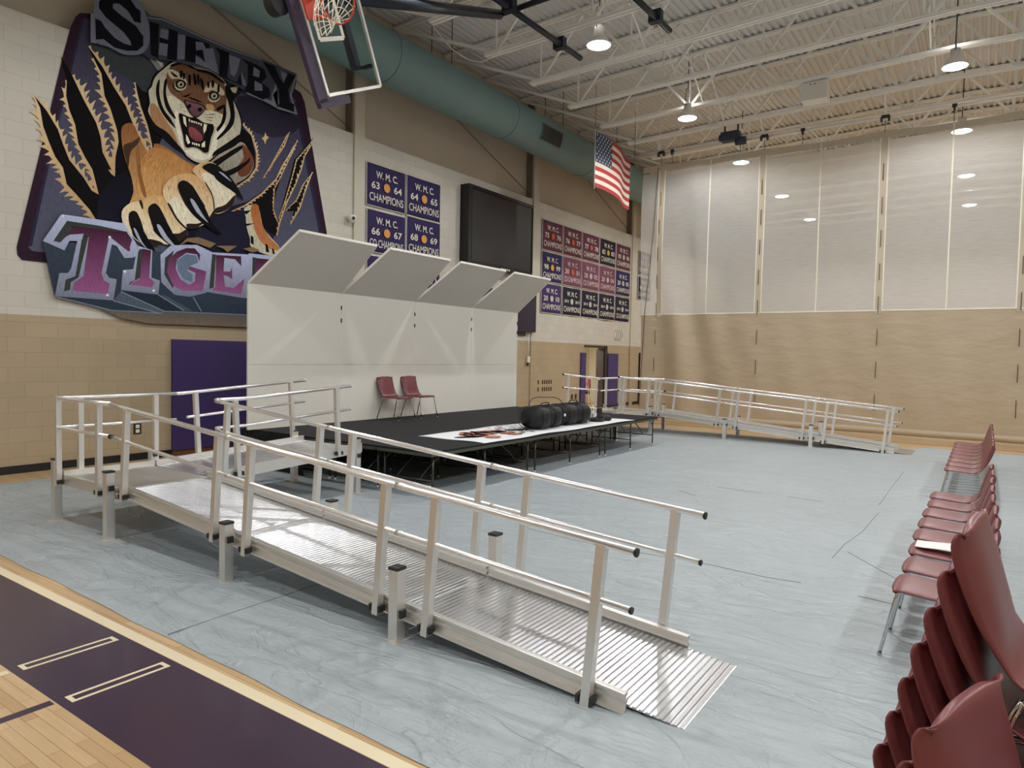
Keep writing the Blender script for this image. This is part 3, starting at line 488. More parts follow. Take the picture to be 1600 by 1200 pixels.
('torn_edge',(196,176,138),(168,140,104),0,[9.081,6.073,9.027,5.987,8.973,5.902,8.919,5.837,8.866,5.772,8.813,5.708,8.76,5.644,8.707,5.581,8.655,5.518,8.634,5.444,8.614,5.371,8.594,5.297,8.573,5.224,8.553,5.151,8.528,5.074,8.503,4.997,8.477,4.921,8.452,4.844,8.427,4.768,8.402,4.692,8.372,4.614,8.342,4.536,8.312,4.459,8.282,4.381,8.253,4.304,8.284,4.333,8.313,4.376,8.292,4.372,8.311,4.41,8.334,4.438,8.32,4.45,8.341,4.488,8.365,4.514,8.349,4.527,8.372,4.566,8.399,4.6,8.38,4.605,8.412,4.643,8.449,4.665,8.417,4.683,8.431,4.722,8.459,4.77,8.437,4.76,8.461,4.798,8.494,4.825,8.465,4.836,8.482,4.874,8.513,4.911,8.487,4.913,8.511,4.95,8.539,4.975,8.515,4.989,8.531,5.027,8.561,5.061,8.537,5.066,8.56,5.104,8.594,5.139,8.565,5.143,8.579,5.18,8.605,5.224,8.582,5.217,8.605,5.254,8.631,5.3,8.606,5.29,8.627,5.327,8.656,5.377,8.628,5.364,8.642,5.401,8.667,5.435,8.645,5.437,8.666,5.475,8.692,5.51,8.668,5.511,8.692,5.536,8.731,5.553,8.713,5.57,8.75,5.597,8.796,5.629,8.768,5.632,8.796,5.663,8.845,5.686,8.817,5.698,8.853,5.726,8.898,5.753,8.872,5.761,8.905,5.79,8.955,5.821,8.926,5.825,8.955,5.857,8.998,5.881,8.977,5.892,9.011,5.932,9.043,5.969,9.032,5.976,9.054,6.02,9.093,6.055,9.079,6.064]),
('torn_edge',(196,176,138),(168,140,104),0,[9.081,6.073,9.048,5.971,9.015,5.869,8.965,5.79,8.916,5.712,8.867,5.635,8.841,5.541,8.815,5.448,8.789,5.355,8.745,5.251,8.702,5.148,8.659,5.045,8.617,4.963,8.576,4.881,8.535,4.8,8.494,4.719,8.454,4.638,8.423,4.56,8.393,4.482,8.363,4.404,8.333,4.327,8.303,4.25,8.279,4.154,8.254,4.058,8.23,3.962,8.214,4.002,8.209,4.034,8.236,4.049,8.231,4.097,8.215,4.143,8.255,4.145,8.256,4.193,8.244,4.243,8.28,4.24,8.285,4.284,8.275,4.333,8.311,4.321,8.319,4.361,8.314,4.395,8.343,4.399,8.34,4.439,8.326,4.483,8.368,4.477,8.383,4.516,8.374,4.566,8.406,4.554,8.403,4.595,8.397,4.633,8.43,4.633,8.444,4.676,8.445,4.727,8.473,4.714,8.488,4.756,8.496,4.793,8.516,4.795,8.519,4.838,8.519,4.887,8.551,4.877,8.56,4.92,8.555,4.963,8.593,4.958,8.611,5.0,8.611,5.038,8.64,5.039,8.649,5.089,8.648,5.145,8.68,5.139,8.679,5.193,8.676,5.268,8.715,5.243,8.737,5.295,8.73,5.331,8.768,5.346,8.76,5.391,8.736,5.424,8.787,5.438,8.794,5.484,8.777,5.536,8.818,5.531,8.827,5.578,8.821,5.638,8.849,5.625,8.857,5.673,8.85,5.707,8.892,5.709,8.91,5.75,8.915,5.807,8.944,5.786,8.952,5.829,8.941,5.862,8.989,5.866,9.01,5.909,9.012,5.968,9.033,5.96,9.053,6.012,9.064,6.049,9.073,6.063]),
('torn_edge',(196,176,138),(168,140,104),0,[9.06,5.374,9.011,5.314,8.963,5.255,8.914,5.196,8.866,5.137,8.818,5.079,8.786,5.011,8.755,4.944,8.723,4.877,8.692,4.81,8.661,4.743,8.609,4.69,8.557,4.637,8.506,4.584,8.454,4.532,8.403,4.48,8.435,4.493,8.465,4.511,8.457,4.522,8.486,4.546,8.531,4.559,8.507,4.574,8.537,4.598,8.566,4.624,8.559,4.627,8.592,4.649,8.625,4.67,8.613,4.679,8.649,4.699,8.694,4.72,8.668,4.73,8.694,4.767,8.73,4.804,8.702,4.801,8.729,4.833,8.771,4.861,8.736,4.868,8.762,4.9,8.805,4.944,8.768,4.935,8.792,4.967,8.831,5.009,8.799,5.002,8.823,5.035,8.856,5.07,8.83,5.07,8.853,5.095,8.887,5.122,8.871,5.127,8.899,5.154,8.935,5.183,8.918,5.186,8.949,5.213,8.99,5.241,8.968,5.245,8.993,5.274,9.03,5.304,9.014,5.305,9.037,5.335,9.063,5.353,9.06,5.366]),
('torn_edge',(196,176,138),(168,140,104),0,[9.06,5.374,9.02,5.277,8.98,5.18,8.944,5.091,8.909,5.003,8.873,4.916,8.838,4.814,8.803,4.713,8.768,4.612,8.709,4.516,8.65,4.422,8.592,4.328,8.534,4.235,8.532,4.28,8.541,4.326,8.57,4.324,8.58,4.376,8.569,4.419,8.622,4.419,8.638,4.47,8.647,4.514,8.68,4.514,8.701,4.564,8.695,4.62,8.742,4.608,8.745,4.654,8.727,4.712,8.776,4.704,8.792,4.755,8.79,4.797,8.819,4.805,8.825,4.856,8.828,4.917,8.853,4.906,8.857,4.953,8.857,5.004,8.886,4.996,8.882,5.042,8.868,5.081,8.915,5.085,8.921,5.129,8.907,5.176,8.952,5.173,8.972,5.22,8.981,5.277,9.001,5.268,9.022,5.316,9.034,5.372,9.047,5.365]),
('torn_edge',(196,176,138),(168,140,104),0,[7.431,5.896,7.478,5.859,7.524,5.822,7.571,5.785,7.619,5.748,7.666,5.71,7.688,5.652,7.709,5.593,7.731,5.534,7.753,5.474,7.774,5.415,7.771,5.35,7.768,5.285,7.765,5.221,7.762,5.156,7.713,5.083,7.665,5.01,7.617,4.938,7.551,4.883,7.487,4.829,7.422,4.775,7.359,4.722,7.404,4.722,7.459,4.739,7.429,4.756,7.467,4.776,7.508,4.779,7.493,4.811,7.53,4.832,7.569,4.838,7.556,4.866,7.609,4.872,7.659,4.874,7.631,4.912,7.675,4.952,7.738,4.989,7.685,4.994,7.715,5.028,7.763,5.062,7.728,5.068,7.778,5.096,7.835,5.114,7.786,5.138,7.808,5.191,7.846,5.223,7.793,5.22,7.822,5.258,7.869,5.303,7.803,5.286,7.821,5.322,7.865,5.351,7.804,5.35,7.819,5.386,7.858,5.414,7.803,5.414,7.805,5.458,7.824,5.498,7.78,5.481,7.793,5.522,7.82,5.581,7.764,5.543,7.77,5.581,7.8,5.632,7.742,5.602,7.733,5.633,7.752,5.69,7.711,5.656,7.719,5.696,7.741,5.733,7.694,5.718,7.681,5.758,7.691,5.809,7.645,5.765,7.637,5.799,7.638,5.853,7.6,5.805,7.577,5.824,7.58,5.861,7.544,5.834,7.533,5.865,7.528,5.908,7.5,5.873,7.473,5.887,7.462,5.915,7.444,5.901]),
('torn_edge',(188,170,135),None,0,[7.961,5.853,7.986,5.798,8.039,5.778,7.986,5.716,7.962,5.627,7.931,5.691,7.885,5.72,7.938,5.765]),
('foreleg',(176,172,150),None,1,[7.534,4.381,7.789,4.491,7.861,4.319,7.934,4.083,8.131,3.905,8.281,3.779,8.232,3.624,8.01,3.595,7.675,3.694,7.651,3.834,7.581,4.026,7.558,4.224]),
('foreleg',(152,92,52),(168,112,72),1,[7.661,4.415,7.813,4.485,7.886,4.179,8.057,3.936,8.281,3.769,8.157,3.699,7.888,3.807,7.725,4.07]),
('foreleg',(14,11,13),None,0,[7.5,4.315,7.672,4.367,7.569,4.267]),
('foreleg',(14,11,13),None,0,[7.512,4.091,7.744,4.138,7.581,4.062]),
('foreleg',(14,11,13),None,0,[7.663,3.907,7.717,3.884,7.727,3.742,7.663,3.764]),
('foreleg',(14,11,13),None,0,[7.972,3.798,8.021,3.785,8.058,3.643,7.985,3.654]),
('foreleg',(14,11,13),None,0,[8.119,3.736,8.157,3.72,8.182,3.628,8.132,3.632]),
('arm',(120,78,48),(182,142,92),1,[5.392,5.231,5.548,5.324,5.646,5.163,5.726,5.023,5.868,4.836,5.889,5.096,6.121,5.084,6.427,4.95,6.748,4.919,6.949,4.966,7.133,4.696,6.54,4.194,5.992,3.937,5.523,4.005,5.564,4.263,5.525,4.504,5.448,4.714,5.391,4.966]),
('arm',(160,112,64),(186,144,92),1,[5.848,5.014,6.121,5.043,6.54,4.871,6.54,4.57,6.098,4.268,5.703,4.17,5.624,4.476,5.705,4.796]),
('arm',(62,44,32),None,1,[5.41,4.941,5.547,5.036,5.666,5.148,5.626,5.017,5.517,4.87,5.486,4.624,5.448,4.734]),
('arm',(128,86,50),None,1,[5.605,4.922,5.655,4.965,5.684,4.59,5.764,4.253,5.703,4.251,5.624,4.576]),
('chest',(150,146,132),(120,116,104),1,[6.794,5.061,7.07,5.239,7.445,5.537,7.615,5.421,7.722,5.216,7.617,4.984,7.384,4.795,7.133,4.674,6.914,4.815]),
('chest',(112,66,48),(90,52,38),1,[7.458,5.495,7.588,5.46,7.722,5.263,7.617,5.007,7.435,4.92,7.383,5.068,7.511,5.28]),
('chest',(14,11,13),None,1,[6.889,5.029,7.132,5.232,7.433,5.466,7.472,5.419,7.156,5.149,6.937,4.952]),
('chest',(14,11,13),None,1,[7.108,4.914,7.332,5.056,7.563,5.224,7.628,5.309,7.616,5.214,7.358,4.971,7.157,4.858]),
('ear',(120,122,122),None,0,[5.803,6.451,5.887,6.414,6.035,6.405,6.075,6.366,5.98,6.256,5.933,6.293,5.856,6.372]),
('ear',(170,168,146),None,0,[5.903,6.442,6.04,6.426,6.019,6.357]),
('ear',(24,20,24),None,0,[7.172,6.442,7.378,6.536,7.484,6.528,7.436,6.394,7.313,6.237,7.247,6.35]),
('ear',(170,165,140),None,0,[7.237,6.422,7.394,6.507,7.35,6.367,7.284,6.362]),
('head',(14,11,13),None,1,[5.776,5.904,5.831,6.0,5.863,6.12,5.927,6.236,6.025,6.349,6.123,6.463,6.223,6.547,6.359,6.604,6.48,6.606,6.585,6.586,6.728,6.611,6.873,6.62,7.022,6.596,7.155,6.521,7.213,6.437,7.33,6.232,7.429,6.053,7.49,5.859,7.45,5.637,7.372,5.475,7.215,5.348,7.025,5.213,6.875,5.057,6.729,4.963,6.585,4.954,6.427,5.015,6.307,5.116,6.189,5.167,6.039,5.256,5.893,5.343,5.798,5.442,5.767,5.589,5.799,5.724]),
('head',(172,166,148),(178,172,152),1,[5.801,5.901,5.855,5.994,5.886,6.11,5.949,6.223,6.043,6.332,6.139,6.442,6.235,6.523,6.366,6.577,6.483,6.58,6.585,6.56,6.723,6.584,6.863,6.593,7.007,6.569,7.135,6.497,7.19,6.415,7.303,6.217,7.399,6.044,7.457,5.858,7.419,5.643,7.343,5.487,7.193,5.364,7.009,5.234,6.865,5.083,6.724,4.992,6.585,4.983,6.433,5.042,6.316,5.139,6.202,5.188,6.057,5.274,5.916,5.358,5.823,5.454,5.793,5.596,5.824,5.727]),
('head',(150,112,80),None,1,[5.827,5.697,5.917,5.725,6.058,5.552,6.202,5.391,6.283,5.21,6.202,5.219,6.057,5.29,5.916,5.373,5.831,5.486]),
('head',(96,68,52),(112,80,58),1,[6.094,6.257,6.154,6.409,6.235,6.489,6.366,6.554,6.551,6.543,6.723,6.552,6.899,6.556,7.098,6.468,7.163,6.307,7.163,6.107,7.136,5.933,6.99,5.922,6.829,5.874,6.723,5.908,6.585,5.738,6.45,5.825,6.383,5.899,6.251,5.952,6.154,5.999,6.098,6.12]),
('head',(182,172,148),None,1,[6.114,6.341,6.203,6.38,6.317,6.357,6.416,6.304,6.441,6.234,6.383,6.261,6.284,6.263,6.186,6.224,6.13,6.262]),
('head',(182,170,146),None,1,[6.74,6.196,6.811,6.356,6.935,6.414,7.071,6.368,7.12,6.318,7.117,6.256,7.035,6.241,6.899,6.275,6.811,6.213]),
('head',(176,140,96),None,1,[6.776,5.988,6.9,6.026,6.936,5.956,6.829,5.891]),
('head',(196,190,170),None,1,[6.074,5.896,6.186,5.947,6.317,5.91,6.433,5.82,6.568,5.709,6.45,5.682,6.316,5.698,6.202,5.719,6.138,5.793]),
('head',(190,184,164),None,1,[6.585,5.722,6.689,5.833,6.829,5.91,7.008,5.928,7.136,5.883,7.081,5.734,6.972,5.67,6.829,5.692,6.706,5.676]),
('head',(206,202,184),None,1,[6.226,5.679,6.316,5.698,6.382,5.172,6.449,5.142,6.551,5.184,6.654,5.178,6.741,5.143,6.83,5.173,6.892,5.369,6.972,5.605,7.136,5.767,7.1,5.607,7.009,5.449,6.955,5.254,6.83,5.099,6.689,5.032,6.534,5.035,6.399,5.113,6.308,5.248,6.251,5.452]),
('stripes',(14,11,13),None,1,[5.941,6.083,5.98,6.142,5.972,5.956,5.995,5.81,6.058,5.676,6.154,5.58,6.243,5.45,6.202,5.462,6.089,5.546,5.995,5.657,5.94,5.793,5.917,5.938]),
('stripes',(14,11,13),None,1,[6.066,6.171,6.103,6.183,6.082,6.022,6.093,5.902,6.154,5.751,6.243,5.622,6.226,5.594,6.106,5.69,6.05,5.827,6.039,6.008]),
('stripes',(14,11,13),None,1,[5.778,5.622,5.816,5.527,5.916,5.404,6.089,5.345,6.25,5.217,6.366,5.12,6.433,5.034,6.349,5.069,6.202,5.126,6.041,5.223,5.885,5.288,5.8,5.417]),
('stripes',(14,11,13),None,1,[7.153,6.453,7.265,6.323,7.307,6.151,7.327,5.955,7.286,5.784,7.155,5.613,7.0,5.455,6.991,5.494,7.137,5.683,7.225,5.859,7.238,5.996,7.2,6.152,7.144,6.301]),
('stripes',(14,11,13),None,1,[7.121,6.094,7.162,5.974,7.125,5.788,6.999,5.596,6.981,5.648,7.059,5.769,7.096,5.921]),
('stripes',(14,11,13),None,1,[7.429,5.663,7.41,5.513,7.193,5.356,6.973,5.2,6.901,5.133,6.928,5.23,7.156,5.43,7.305,5.562]),
('stripes',(14,11,13),None,1,[6.171,6.45,6.366,6.56,6.585,6.539,6.551,6.508,6.366,6.527,6.183,6.419]),
('stripes',(14,11,13),None,1,[6.619,6.532,6.863,6.572,7.126,6.485,7.098,6.455,6.846,6.517,6.633,6.497]),
('stripes',(14,11,13),None,1,[6.154,6.332,6.203,6.325,6.284,6.291,6.219,6.272]),
('stripes',(14,11,13),None,1,[6.317,6.399,6.363,6.409,6.346,6.288,6.314,6.313]),
('stripes',(14,11,13),None,1,[6.366,6.381,6.408,6.38,6.391,6.28,6.366,6.303]),
('stripes',(14,11,13),None,1,[6.466,6.384,6.508,6.383,6.5,6.206,6.463,6.257]),
('stripes',(14,11,13),None,1,[6.542,6.426,6.585,6.425,6.611,6.29,6.568,6.26]),
('stripes',(14,11,13),None,1,[6.611,6.433,6.654,6.432,6.654,6.288,6.628,6.295]),
('stripes',(14,11,13),None,1,[6.671,6.406,6.732,6.362,6.732,6.217,6.68,6.28]),
('stripes',(14,11,13),None,1,[6.802,6.385,6.842,6.383,6.832,6.29,6.798,6.3]),
('stripes',(14,11,13),None,1,[6.881,6.436,6.931,6.421,6.912,6.316,6.878,6.342]),
('stripes',(14,11,13),None,1,[6.998,6.41,7.031,6.383,7.018,6.269,6.986,6.283]),
('stripes',(14,11,13),None,1,[6.186,6.165,6.227,6.116,6.317,6.051,6.219,6.067]),
('stripes',(14,11,13),None,1,[6.972,5.983,7.099,6.088,7.139,6.075,7.008,5.953]),
('stripes',(14,11,13),None,1,[6.45,6.015,6.585,6.026,6.723,6.005,6.585,5.994]),
('stripes',(14,11,13),None,1,[6.35,5.999,6.433,6.041,6.517,6.1,6.433,6.01]),
('stripes',(14,11,13),None,0,[6.259,5.83,6.383,5.82,6.391,5.812]),
('stripes',(14,11,13),None,0,[6.259,5.783,6.416,5.759,6.424,5.751]),
('stripes',(14,11,13),None,0,[6.267,5.856,6.35,5.858,6.358,5.851]),
('stripes',(14,11,13),None,0,[6.723,5.762,6.9,5.814,6.9,5.802]),
('stripes',(14,11,13),None,0,[6.741,5.808,6.936,5.882,6.936,5.87]),
('stripes',(14,11,13),None,0,[6.75,5.738,6.882,5.751,6.879,5.741]),
('eye',(176,170,146),None,0,[6.428,6.194,6.417,6.154,6.388,6.115,6.345,6.085,6.298,6.069,6.256,6.072,6.227,6.092,6.217,6.125,6.227,6.165,6.256,6.204,6.298,6.234,6.345,6.25,6.388,6.248,6.417,6.228]),
('eye',(14,11,13),None,0,[6.418,6.213,6.409,6.177,6.383,6.143,6.345,6.116,6.304,6.103,6.268,6.105,6.242,6.123,6.233,6.152,6.242,6.188,6.268,6.222,6.305,6.249,6.346,6.263,6.383,6.261,6.409,6.243]),
('eye',(150,142,120),None,0,[6.391,6.201,6.385,6.173,6.366,6.146,6.34,6.126,6.31,6.117,6.284,6.119,6.266,6.134,6.259,6.158,6.266,6.186,6.284,6.212,6.31,6.233,6.34,6.242,6.366,6.24,6.385,6.225]),
('eye',(14,11,13),None,0,[6.391,6.201,6.385,6.173,6.366,6.146,6.34,6.126,6.31,6.117,6.284,6.119,6.266,6.134,6.259,6.158,6.266,6.186,6.284,6.212,6.31,6.233,6.34,6.242,6.366,6.24,6.385,6.225]),
('eye',(168,160,128),None,0,[6.381,6.198,6.376,6.174,6.36,6.152,6.337,6.135,6.312,6.126,6.29,6.129,6.275,6.141,6.269,6.161,6.275,6.184,6.29,6.207,6.313,6.224,6.337,6.232,6.36,6.23,6.376,6.218]),
('eye',(14,11,13),None,0,[6.353,6.189,6.351,6.176,6.344,6.165,6.334,6.156,6.323,6.153,6.313,6.155,6.306,6.162,6.304,6.172,6.306,6.185,6.313,6.196,6.323,6.205,6.334,6.208,6.344,6.206,6.351,6.199]),
('eye',(220,218,205),None,0,[6.318,6.194,6.318,6.191,6.315,6.187,6.312,6.185,6.308,6.183,6.305,6.184,6.303,6.186,6.302,6.189,6.303,6.193,6.305,6.196,6.308,6.199,6.312,6.2,6.315,6.2,6.318,6.198]),
('eye',(176,170,146),None,0,[7.033,6.196,7.021,6.154,6.989,6.113,6.943,6.081,6.892,6.065,6.846,6.068,6.815,6.089,6.804,6.124,6.815,6.165,6.846,6.206,6.892,6.237,6.943,6.254,6.989,6.251,7.021,6.231]),
('eye',(14,11,13),None,0,[7.022,6.215,7.012,6.178,6.984,6.142,6.943,6.114,6.899,6.1,6.859,6.103,6.831,6.121,6.821,6.152,6.831,6.189,6.859,6.225,6.899,6.253,6.943,6.267,6.984,6.265,7.012,6.246]),
('eye',(150,142,120),None,0,[6.993,6.203,6.986,6.174,6.966,6.146,6.937,6.125,6.905,6.115,6.876,6.118,6.857,6.133,6.85,6.158,6.857,6.187,6.876,6.214,6.905,6.236,6.937,6.246,6.966,6.243,6.986,6.228]),
('eye',(14,11,13),None,0,[6.993,6.203,6.986,6.174,6.966,6.146,6.937,6.125,6.905,6.115,6.876,6.118,6.857,6.133,6.85,6.158,6.857,6.187,6.876,6.214,6.905,6.236,6.937,6.246,6.966,6.243,6.986,6.228]),
('eye',(168,160,128),None,0,[6.982,6.2,6.976,6.175,6.959,6.151,6.935,6.133,6.907,6.125,6.883,6.127,6.866,6.14,6.86,6.161,6.866,6.185,6.883,6.209,6.907,6.227,6.934,6.235,6.959,6.233,6.976,6.22]),
('eye',(14,11,13),None,0,[6.951,6.19,6.949,6.177,6.941,6.165,6.931,6.156,6.919,6.152,6.908,6.154,6.9,6.162,6.898,6.173,6.9,6.186,6.908,6.198,6.919,6.206,6.93,6.21,6.941,6.208,6.949,6.201]),
('eye',(220,218,205),None,0,[6.914,6.196,6.913,6.192,6.91,6.188,6.907,6.186,6.903,6.184,6.899,6.185,6.897,6.187,6.896,6.19,6.897,6.194,6.899,6.198,6.903,6.2,6.907,6.202,6.91,6.201,6.913,6.199]),
('nose',(30,20,24),None,1,[6.386,5.944,6.551,5.959,6.671,5.969,6.762,5.939,6.732,5.854,6.64,5.741,6.568,5.714,6.492,5.75,6.441,5.814]),
('nose',(112,78,86),(84,56,62),1,[6.408,5.935,6.551,5.943,6.654,5.951,6.744,5.927,6.72,5.861,6.637,5.759,6.571,5.731,6.503,5.765,6.458,5.827]),
('nose',(14,11,13),None,0,[6.498,5.856,6.484,5.839,6.468,5.828,6.452,5.823,6.439,5.828,6.433,5.839,6.434,5.856,6.442,5.875,6.455,5.892,6.472,5.904,6.488,5.909,6.5,5.904,6.506,5.893,6.506,5.875]),
('nose',(14,11,13),None,0,[6.704,5.883,6.7,5.866,6.688,5.85,6.672,5.838,6.653,5.833,6.637,5.835,6.625,5.843,6.621,5.858,6.625,5.874,6.637,5.89,6.653,5.902,6.672,5.907,6.688,5.906,6.7,5.897]),
('mouth',(12,9,11),None,1,[6.292,5.691,6.366,5.702,6.483,5.689,6.585,5.714,6.723,5.673,6.829,5.682,6.904,5.687,6.915,5.589,6.868,5.461,6.833,5.288,6.815,5.202,6.741,5.17,6.654,5.21,6.551,5.216,6.449,5.177,6.396,5.207,6.366,5.358,6.316,5.533]),
('mouth',(48,34,34),None,1,[6.45,5.611,6.585,5.623,6.727,5.601,6.724,5.374,6.585,5.313,6.463,5.384]),
('mouth',(132,68,76),(108,54,60),1,[6.463,5.511,6.551,5.536,6.654,5.484,6.703,5.433,6.692,5.357,6.585,5.329,6.483,5.382]),
('tooth',(206,202,180),None,0,[6.358,5.674,6.409,5.667,6.426,5.509,6.376,5.558]),
('tooth',(206,202,180),None,0,[6.732,5.655,6.79,5.652,6.773,5.557,6.732,5.486,6.72,5.559]),
('tooth',(206,202,180),None,0,[6.413,5.389,6.446,5.356,6.488,5.267,6.446,5.233,6.413,5.291]),
('tooth',(206,202,180),None,0,[6.754,5.373,6.752,5.264,6.692,5.246,6.692,5.304]),
('tooth',(206,202,180),None,0,[6.456,5.656,6.483,5.657,6.483,5.616,6.466,5.608]),
('tooth',(206,202,180),None,0,[6.5,5.646,6.534,5.646,6.531,5.613,6.503,5.612]),
('tooth',(206,202,180),None,0,[6.543,5.645,6.572,5.647,6.568,5.614,6.546,5.614]),
('tooth',(206,202,180),None,0,[6.58,5.645,6.611,5.646,6.606,5.616,6.582,5.615]),
('tooth',(206,202,180),None,0,[6.62,5.645,6.654,5.645,6.647,5.611,6.625,5.614]),
('tooth',(206,202,180),None,0,[6.666,5.646,6.701,5.646,6.689,5.599,6.668,5.609]),
('tooth',(206,202,180),None,0,[6.517,5.287,6.543,5.286,6.537,5.247,6.517,5.252]),
('tooth',(206,202,180),None,0,[6.551,5.286,6.577,5.287,6.572,5.245,6.551,5.248]),
('tooth',(206,202,180),None,0,[6.585,5.286,6.616,5.287,6.609,5.247,6.585,5.247]),
('tooth',(206,202,180),None,0,[6.623,5.286,6.658,5.288,6.651,5.248,6.627,5.248]),
('paw',(206,186,150),(200,192,168),1,[5.368,3.907,5.484,4.062,5.663,4.134,5.7,4.028,5.784,3.798,5.97,3.519,5.844,3.454,5.676,3.461,5.542,3.547,5.41,3.676]),
('paw',(186,148,100),(208,198,170),1,[5.678,4.13,5.831,4.254,6.034,4.284,6.13,4.17,6.26,3.942,6.427,3.81,6.418,3.696,6.26,3.561,6.033,3.512,5.845,3.655,5.753,3.854,5.678,4.008]),
('paw',(190,150,104),(206,198,172),1,[6.528,4.841,6.736,5.011,6.949,5.021,7.207,4.83,7.321,4.651,7.321,4.465,7.208,4.308,7.042,4.193,6.924,4.188,6.896,4.415,6.771,4.62,6.597,4.744]),
('paw',(188,148,102),(208,200,172),1,[6.027,4.43,6.163,4.616,6.36,4.726,6.563,4.752,6.736,4.645,6.878,4.477,6.923,4.288,6.915,4.154,6.772,3.98,6.597,3.87,6.427,3.842,6.26,3.942,6.13,4.139,6.034,4.276]),
('paw',(206,198,176),None,1,[6.13,4.233,6.261,4.321,6.427,4.163,6.649,3.992,6.597,3.902,6.427,3.858,6.26,3.973,6.163,4.113]),
('paw',(204,196,174),None,1,[6.701,4.816,6.914,4.815,7.133,4.696,7.283,4.61,7.283,4.457,7.097,4.354,6.941,4.308,6.878,4.527,6.754,4.665]),
('paw',(38,30,26),None,1,[6.178,3.699,6.293,3.725,6.43,3.818,6.418,3.696,6.268,3.562,6.227,3.619]),
('paw',(38,30,26),None,1,[6.667,3.946,6.79,4.033,6.925,4.238,6.915,4.12,6.772,3.972]),
('paw',(38,30,26),None,1,[6.941,4.258,7.134,4.361,7.321,4.567,7.293,4.408,7.134,4.252,6.951,4.177]),
('paw',(38,30,26),None,1,[6.427,3.906,6.597,3.935,6.737,3.991,6.597,3.862,6.444,3.829]),
('paw',(38,30,26),None,1,[5.783,3.553,5.97,3.542,6.001,3.508,5.829,3.444]),
('paw',(38,30,26),None,1,[6.098,4.164,6.138,4.172,6.26,3.973,6.427,3.826,6.393,3.82,6.244,3.939]),
('paw',(38,30,26),None,1,[6.754,4.648,6.771,4.66,6.905,4.45,6.932,4.223,6.911,4.252,6.882,4.445]),
('paw',(38,30,26),None,1,[5.633,4.136,5.678,4.137,5.7,4.028,5.678,4.023]),
('claw',(20,17,18),None,1,[5.476,3.897,5.543,3.961,5.617,3.922,5.699,3.708,5.676,3.628,5.542,3.63,5.483,3.748]),
('claw',(12,12,16),None,1,[5.524,3.68,5.617,3.74,5.707,3.664,5.814,3.496,5.925,3.323,5.782,3.369,5.631,3.492,5.542,3.57]),
('claw',(150,154,170),None,1,[5.546,3.68,5.587,3.672,5.676,3.499,5.759,3.393,5.631,3.503]),
('claw',(20,17,18),None,1,[5.776,4.042,5.877,4.141,5.971,4.078,6.098,3.851,6.162,3.704,5.907,3.688,5.814,3.865]),
('claw',(12,12,16),None,1,[5.861,3.75,6.034,3.871,6.162,3.736,6.326,3.538,6.503,3.39,6.293,3.419,6.065,3.545,5.907,3.657]),
('claw',(150,154,170),None,1,[5.915,3.789,5.973,3.802,6.097,3.631,6.26,3.465,6.033,3.59]),
('claw',(20,17,18),None,1,[6.264,4.512,6.36,4.615,6.512,4.564,6.666,4.37,6.745,4.222,6.461,4.169,6.327,4.335]),
('claw',(12,12,16),None,1,[6.41,4.255,6.597,4.388,6.754,4.223,6.879,3.998,7.074,3.82,6.843,3.893,6.597,4.029,6.461,4.145]),
('claw',(150,154,170),None,1,[6.481,4.317,6.549,4.318,6.701,4.116,6.807,3.986,6.597,4.129]),
('claw',(20,17,18),None,1,[6.697,4.913,6.842,5.015,7.022,4.989,7.142,4.866,7.133,4.73,6.95,4.803,6.771,4.865]),
('claw',(12,12,16),None,1,[6.913,4.864,7.114,4.943,7.263,4.826,7.397,4.667,7.489,4.494,7.321,4.601,7.096,4.689,6.95,4.77]),
('claw',(150,154,170),None,1,[7.0,4.904,7.099,4.89,7.254,4.781,7.096,4.847]),
('torn_edge',(120,98,74),None,0,[6.26,3.497,6.427,3.665,6.632,3.712,6.952,3.652,6.844,3.559,6.632,3.598,6.427,3.609]),
('torn_edge',(120,98,74),None,0,[6.952,3.611,7.117,3.638,7.362,3.669,7.169,3.528,7.098,3.581]),
('torn_edge',(120,98,74),None,0,[7.478,3.633,7.675,3.696,7.837,3.656,7.675,3.591]),
('lettering_base',(74,76,80),(104,92,76),0,[5.032,2.398,7.597,2.461,9.587,2.502,9.59,2.204,7.598,2.221,5.769,2.203,5.344,2.265]),
('lettering_base',(52,62,76),(40,50,64),0,[4.272,3.3,4.421,2.533,5.209,2.375,5.697,2.38,5.968,2.372,6.031,2.416,7.597,2.447,9.587,2.502,9.575,3.581,7.656,3.535,6.877,3.46,6.07,3.366,5.833,3.378,5.213,3.387]),
('lettering_base',(34,42,54),None,0,[5.346,2.675,5.931,2.677,6.368,2.445,6.031,2.416]),
('lettering_base',(70,80,94),None,0,[5.232,2.524,5.346,2.675,6.031,2.416,5.968,2.372]),
('lettering_base',(64,74,88),None,0,[5.931,2.677,6.069,2.668,6.53,2.448,6.368,2.445]),
('lettering_base',(112,124,138),None,0,[5.343,2.668,6.028,2.409,6.034,2.423,5.349,2.682]),
('lettering_base',(112,124,138),None,0,[5.23,2.517,5.966,2.365,5.97,2.379,5.234,2.531]),
('lettering_base',(112,124,138),None,0,[5.927,2.67,6.364,2.438,6.372,2.452,5.935,2.683]),
('lettering_base',(112,124,138),None,0,[6.523,2.686,6.674,2.448,6.688,2.457,6.537,2.695]),
('lettering_base',(112,124,138),None,0,[4.42,2.523,5.207,2.369,5.21,2.381,4.423,2.534]),
('lettering_base',(112,124,138),None,0,[5.208,2.369,5.697,2.374,5.697,2.386,5.209,2.381]),
('lettering_base',(112,124,138),None,0,[5.696,2.374,5.967,2.366,5.968,2.378,5.698,2.386]),
('lettering_base',(112,124,138),None,0,[5.971,2.367,6.034,2.411,6.027,2.421,5.964,2.377]),
('lettering_base',(112,124,138),None,0,[6.03,2.409,7.597,2.44,7.598,2.454,6.031,2.422]),
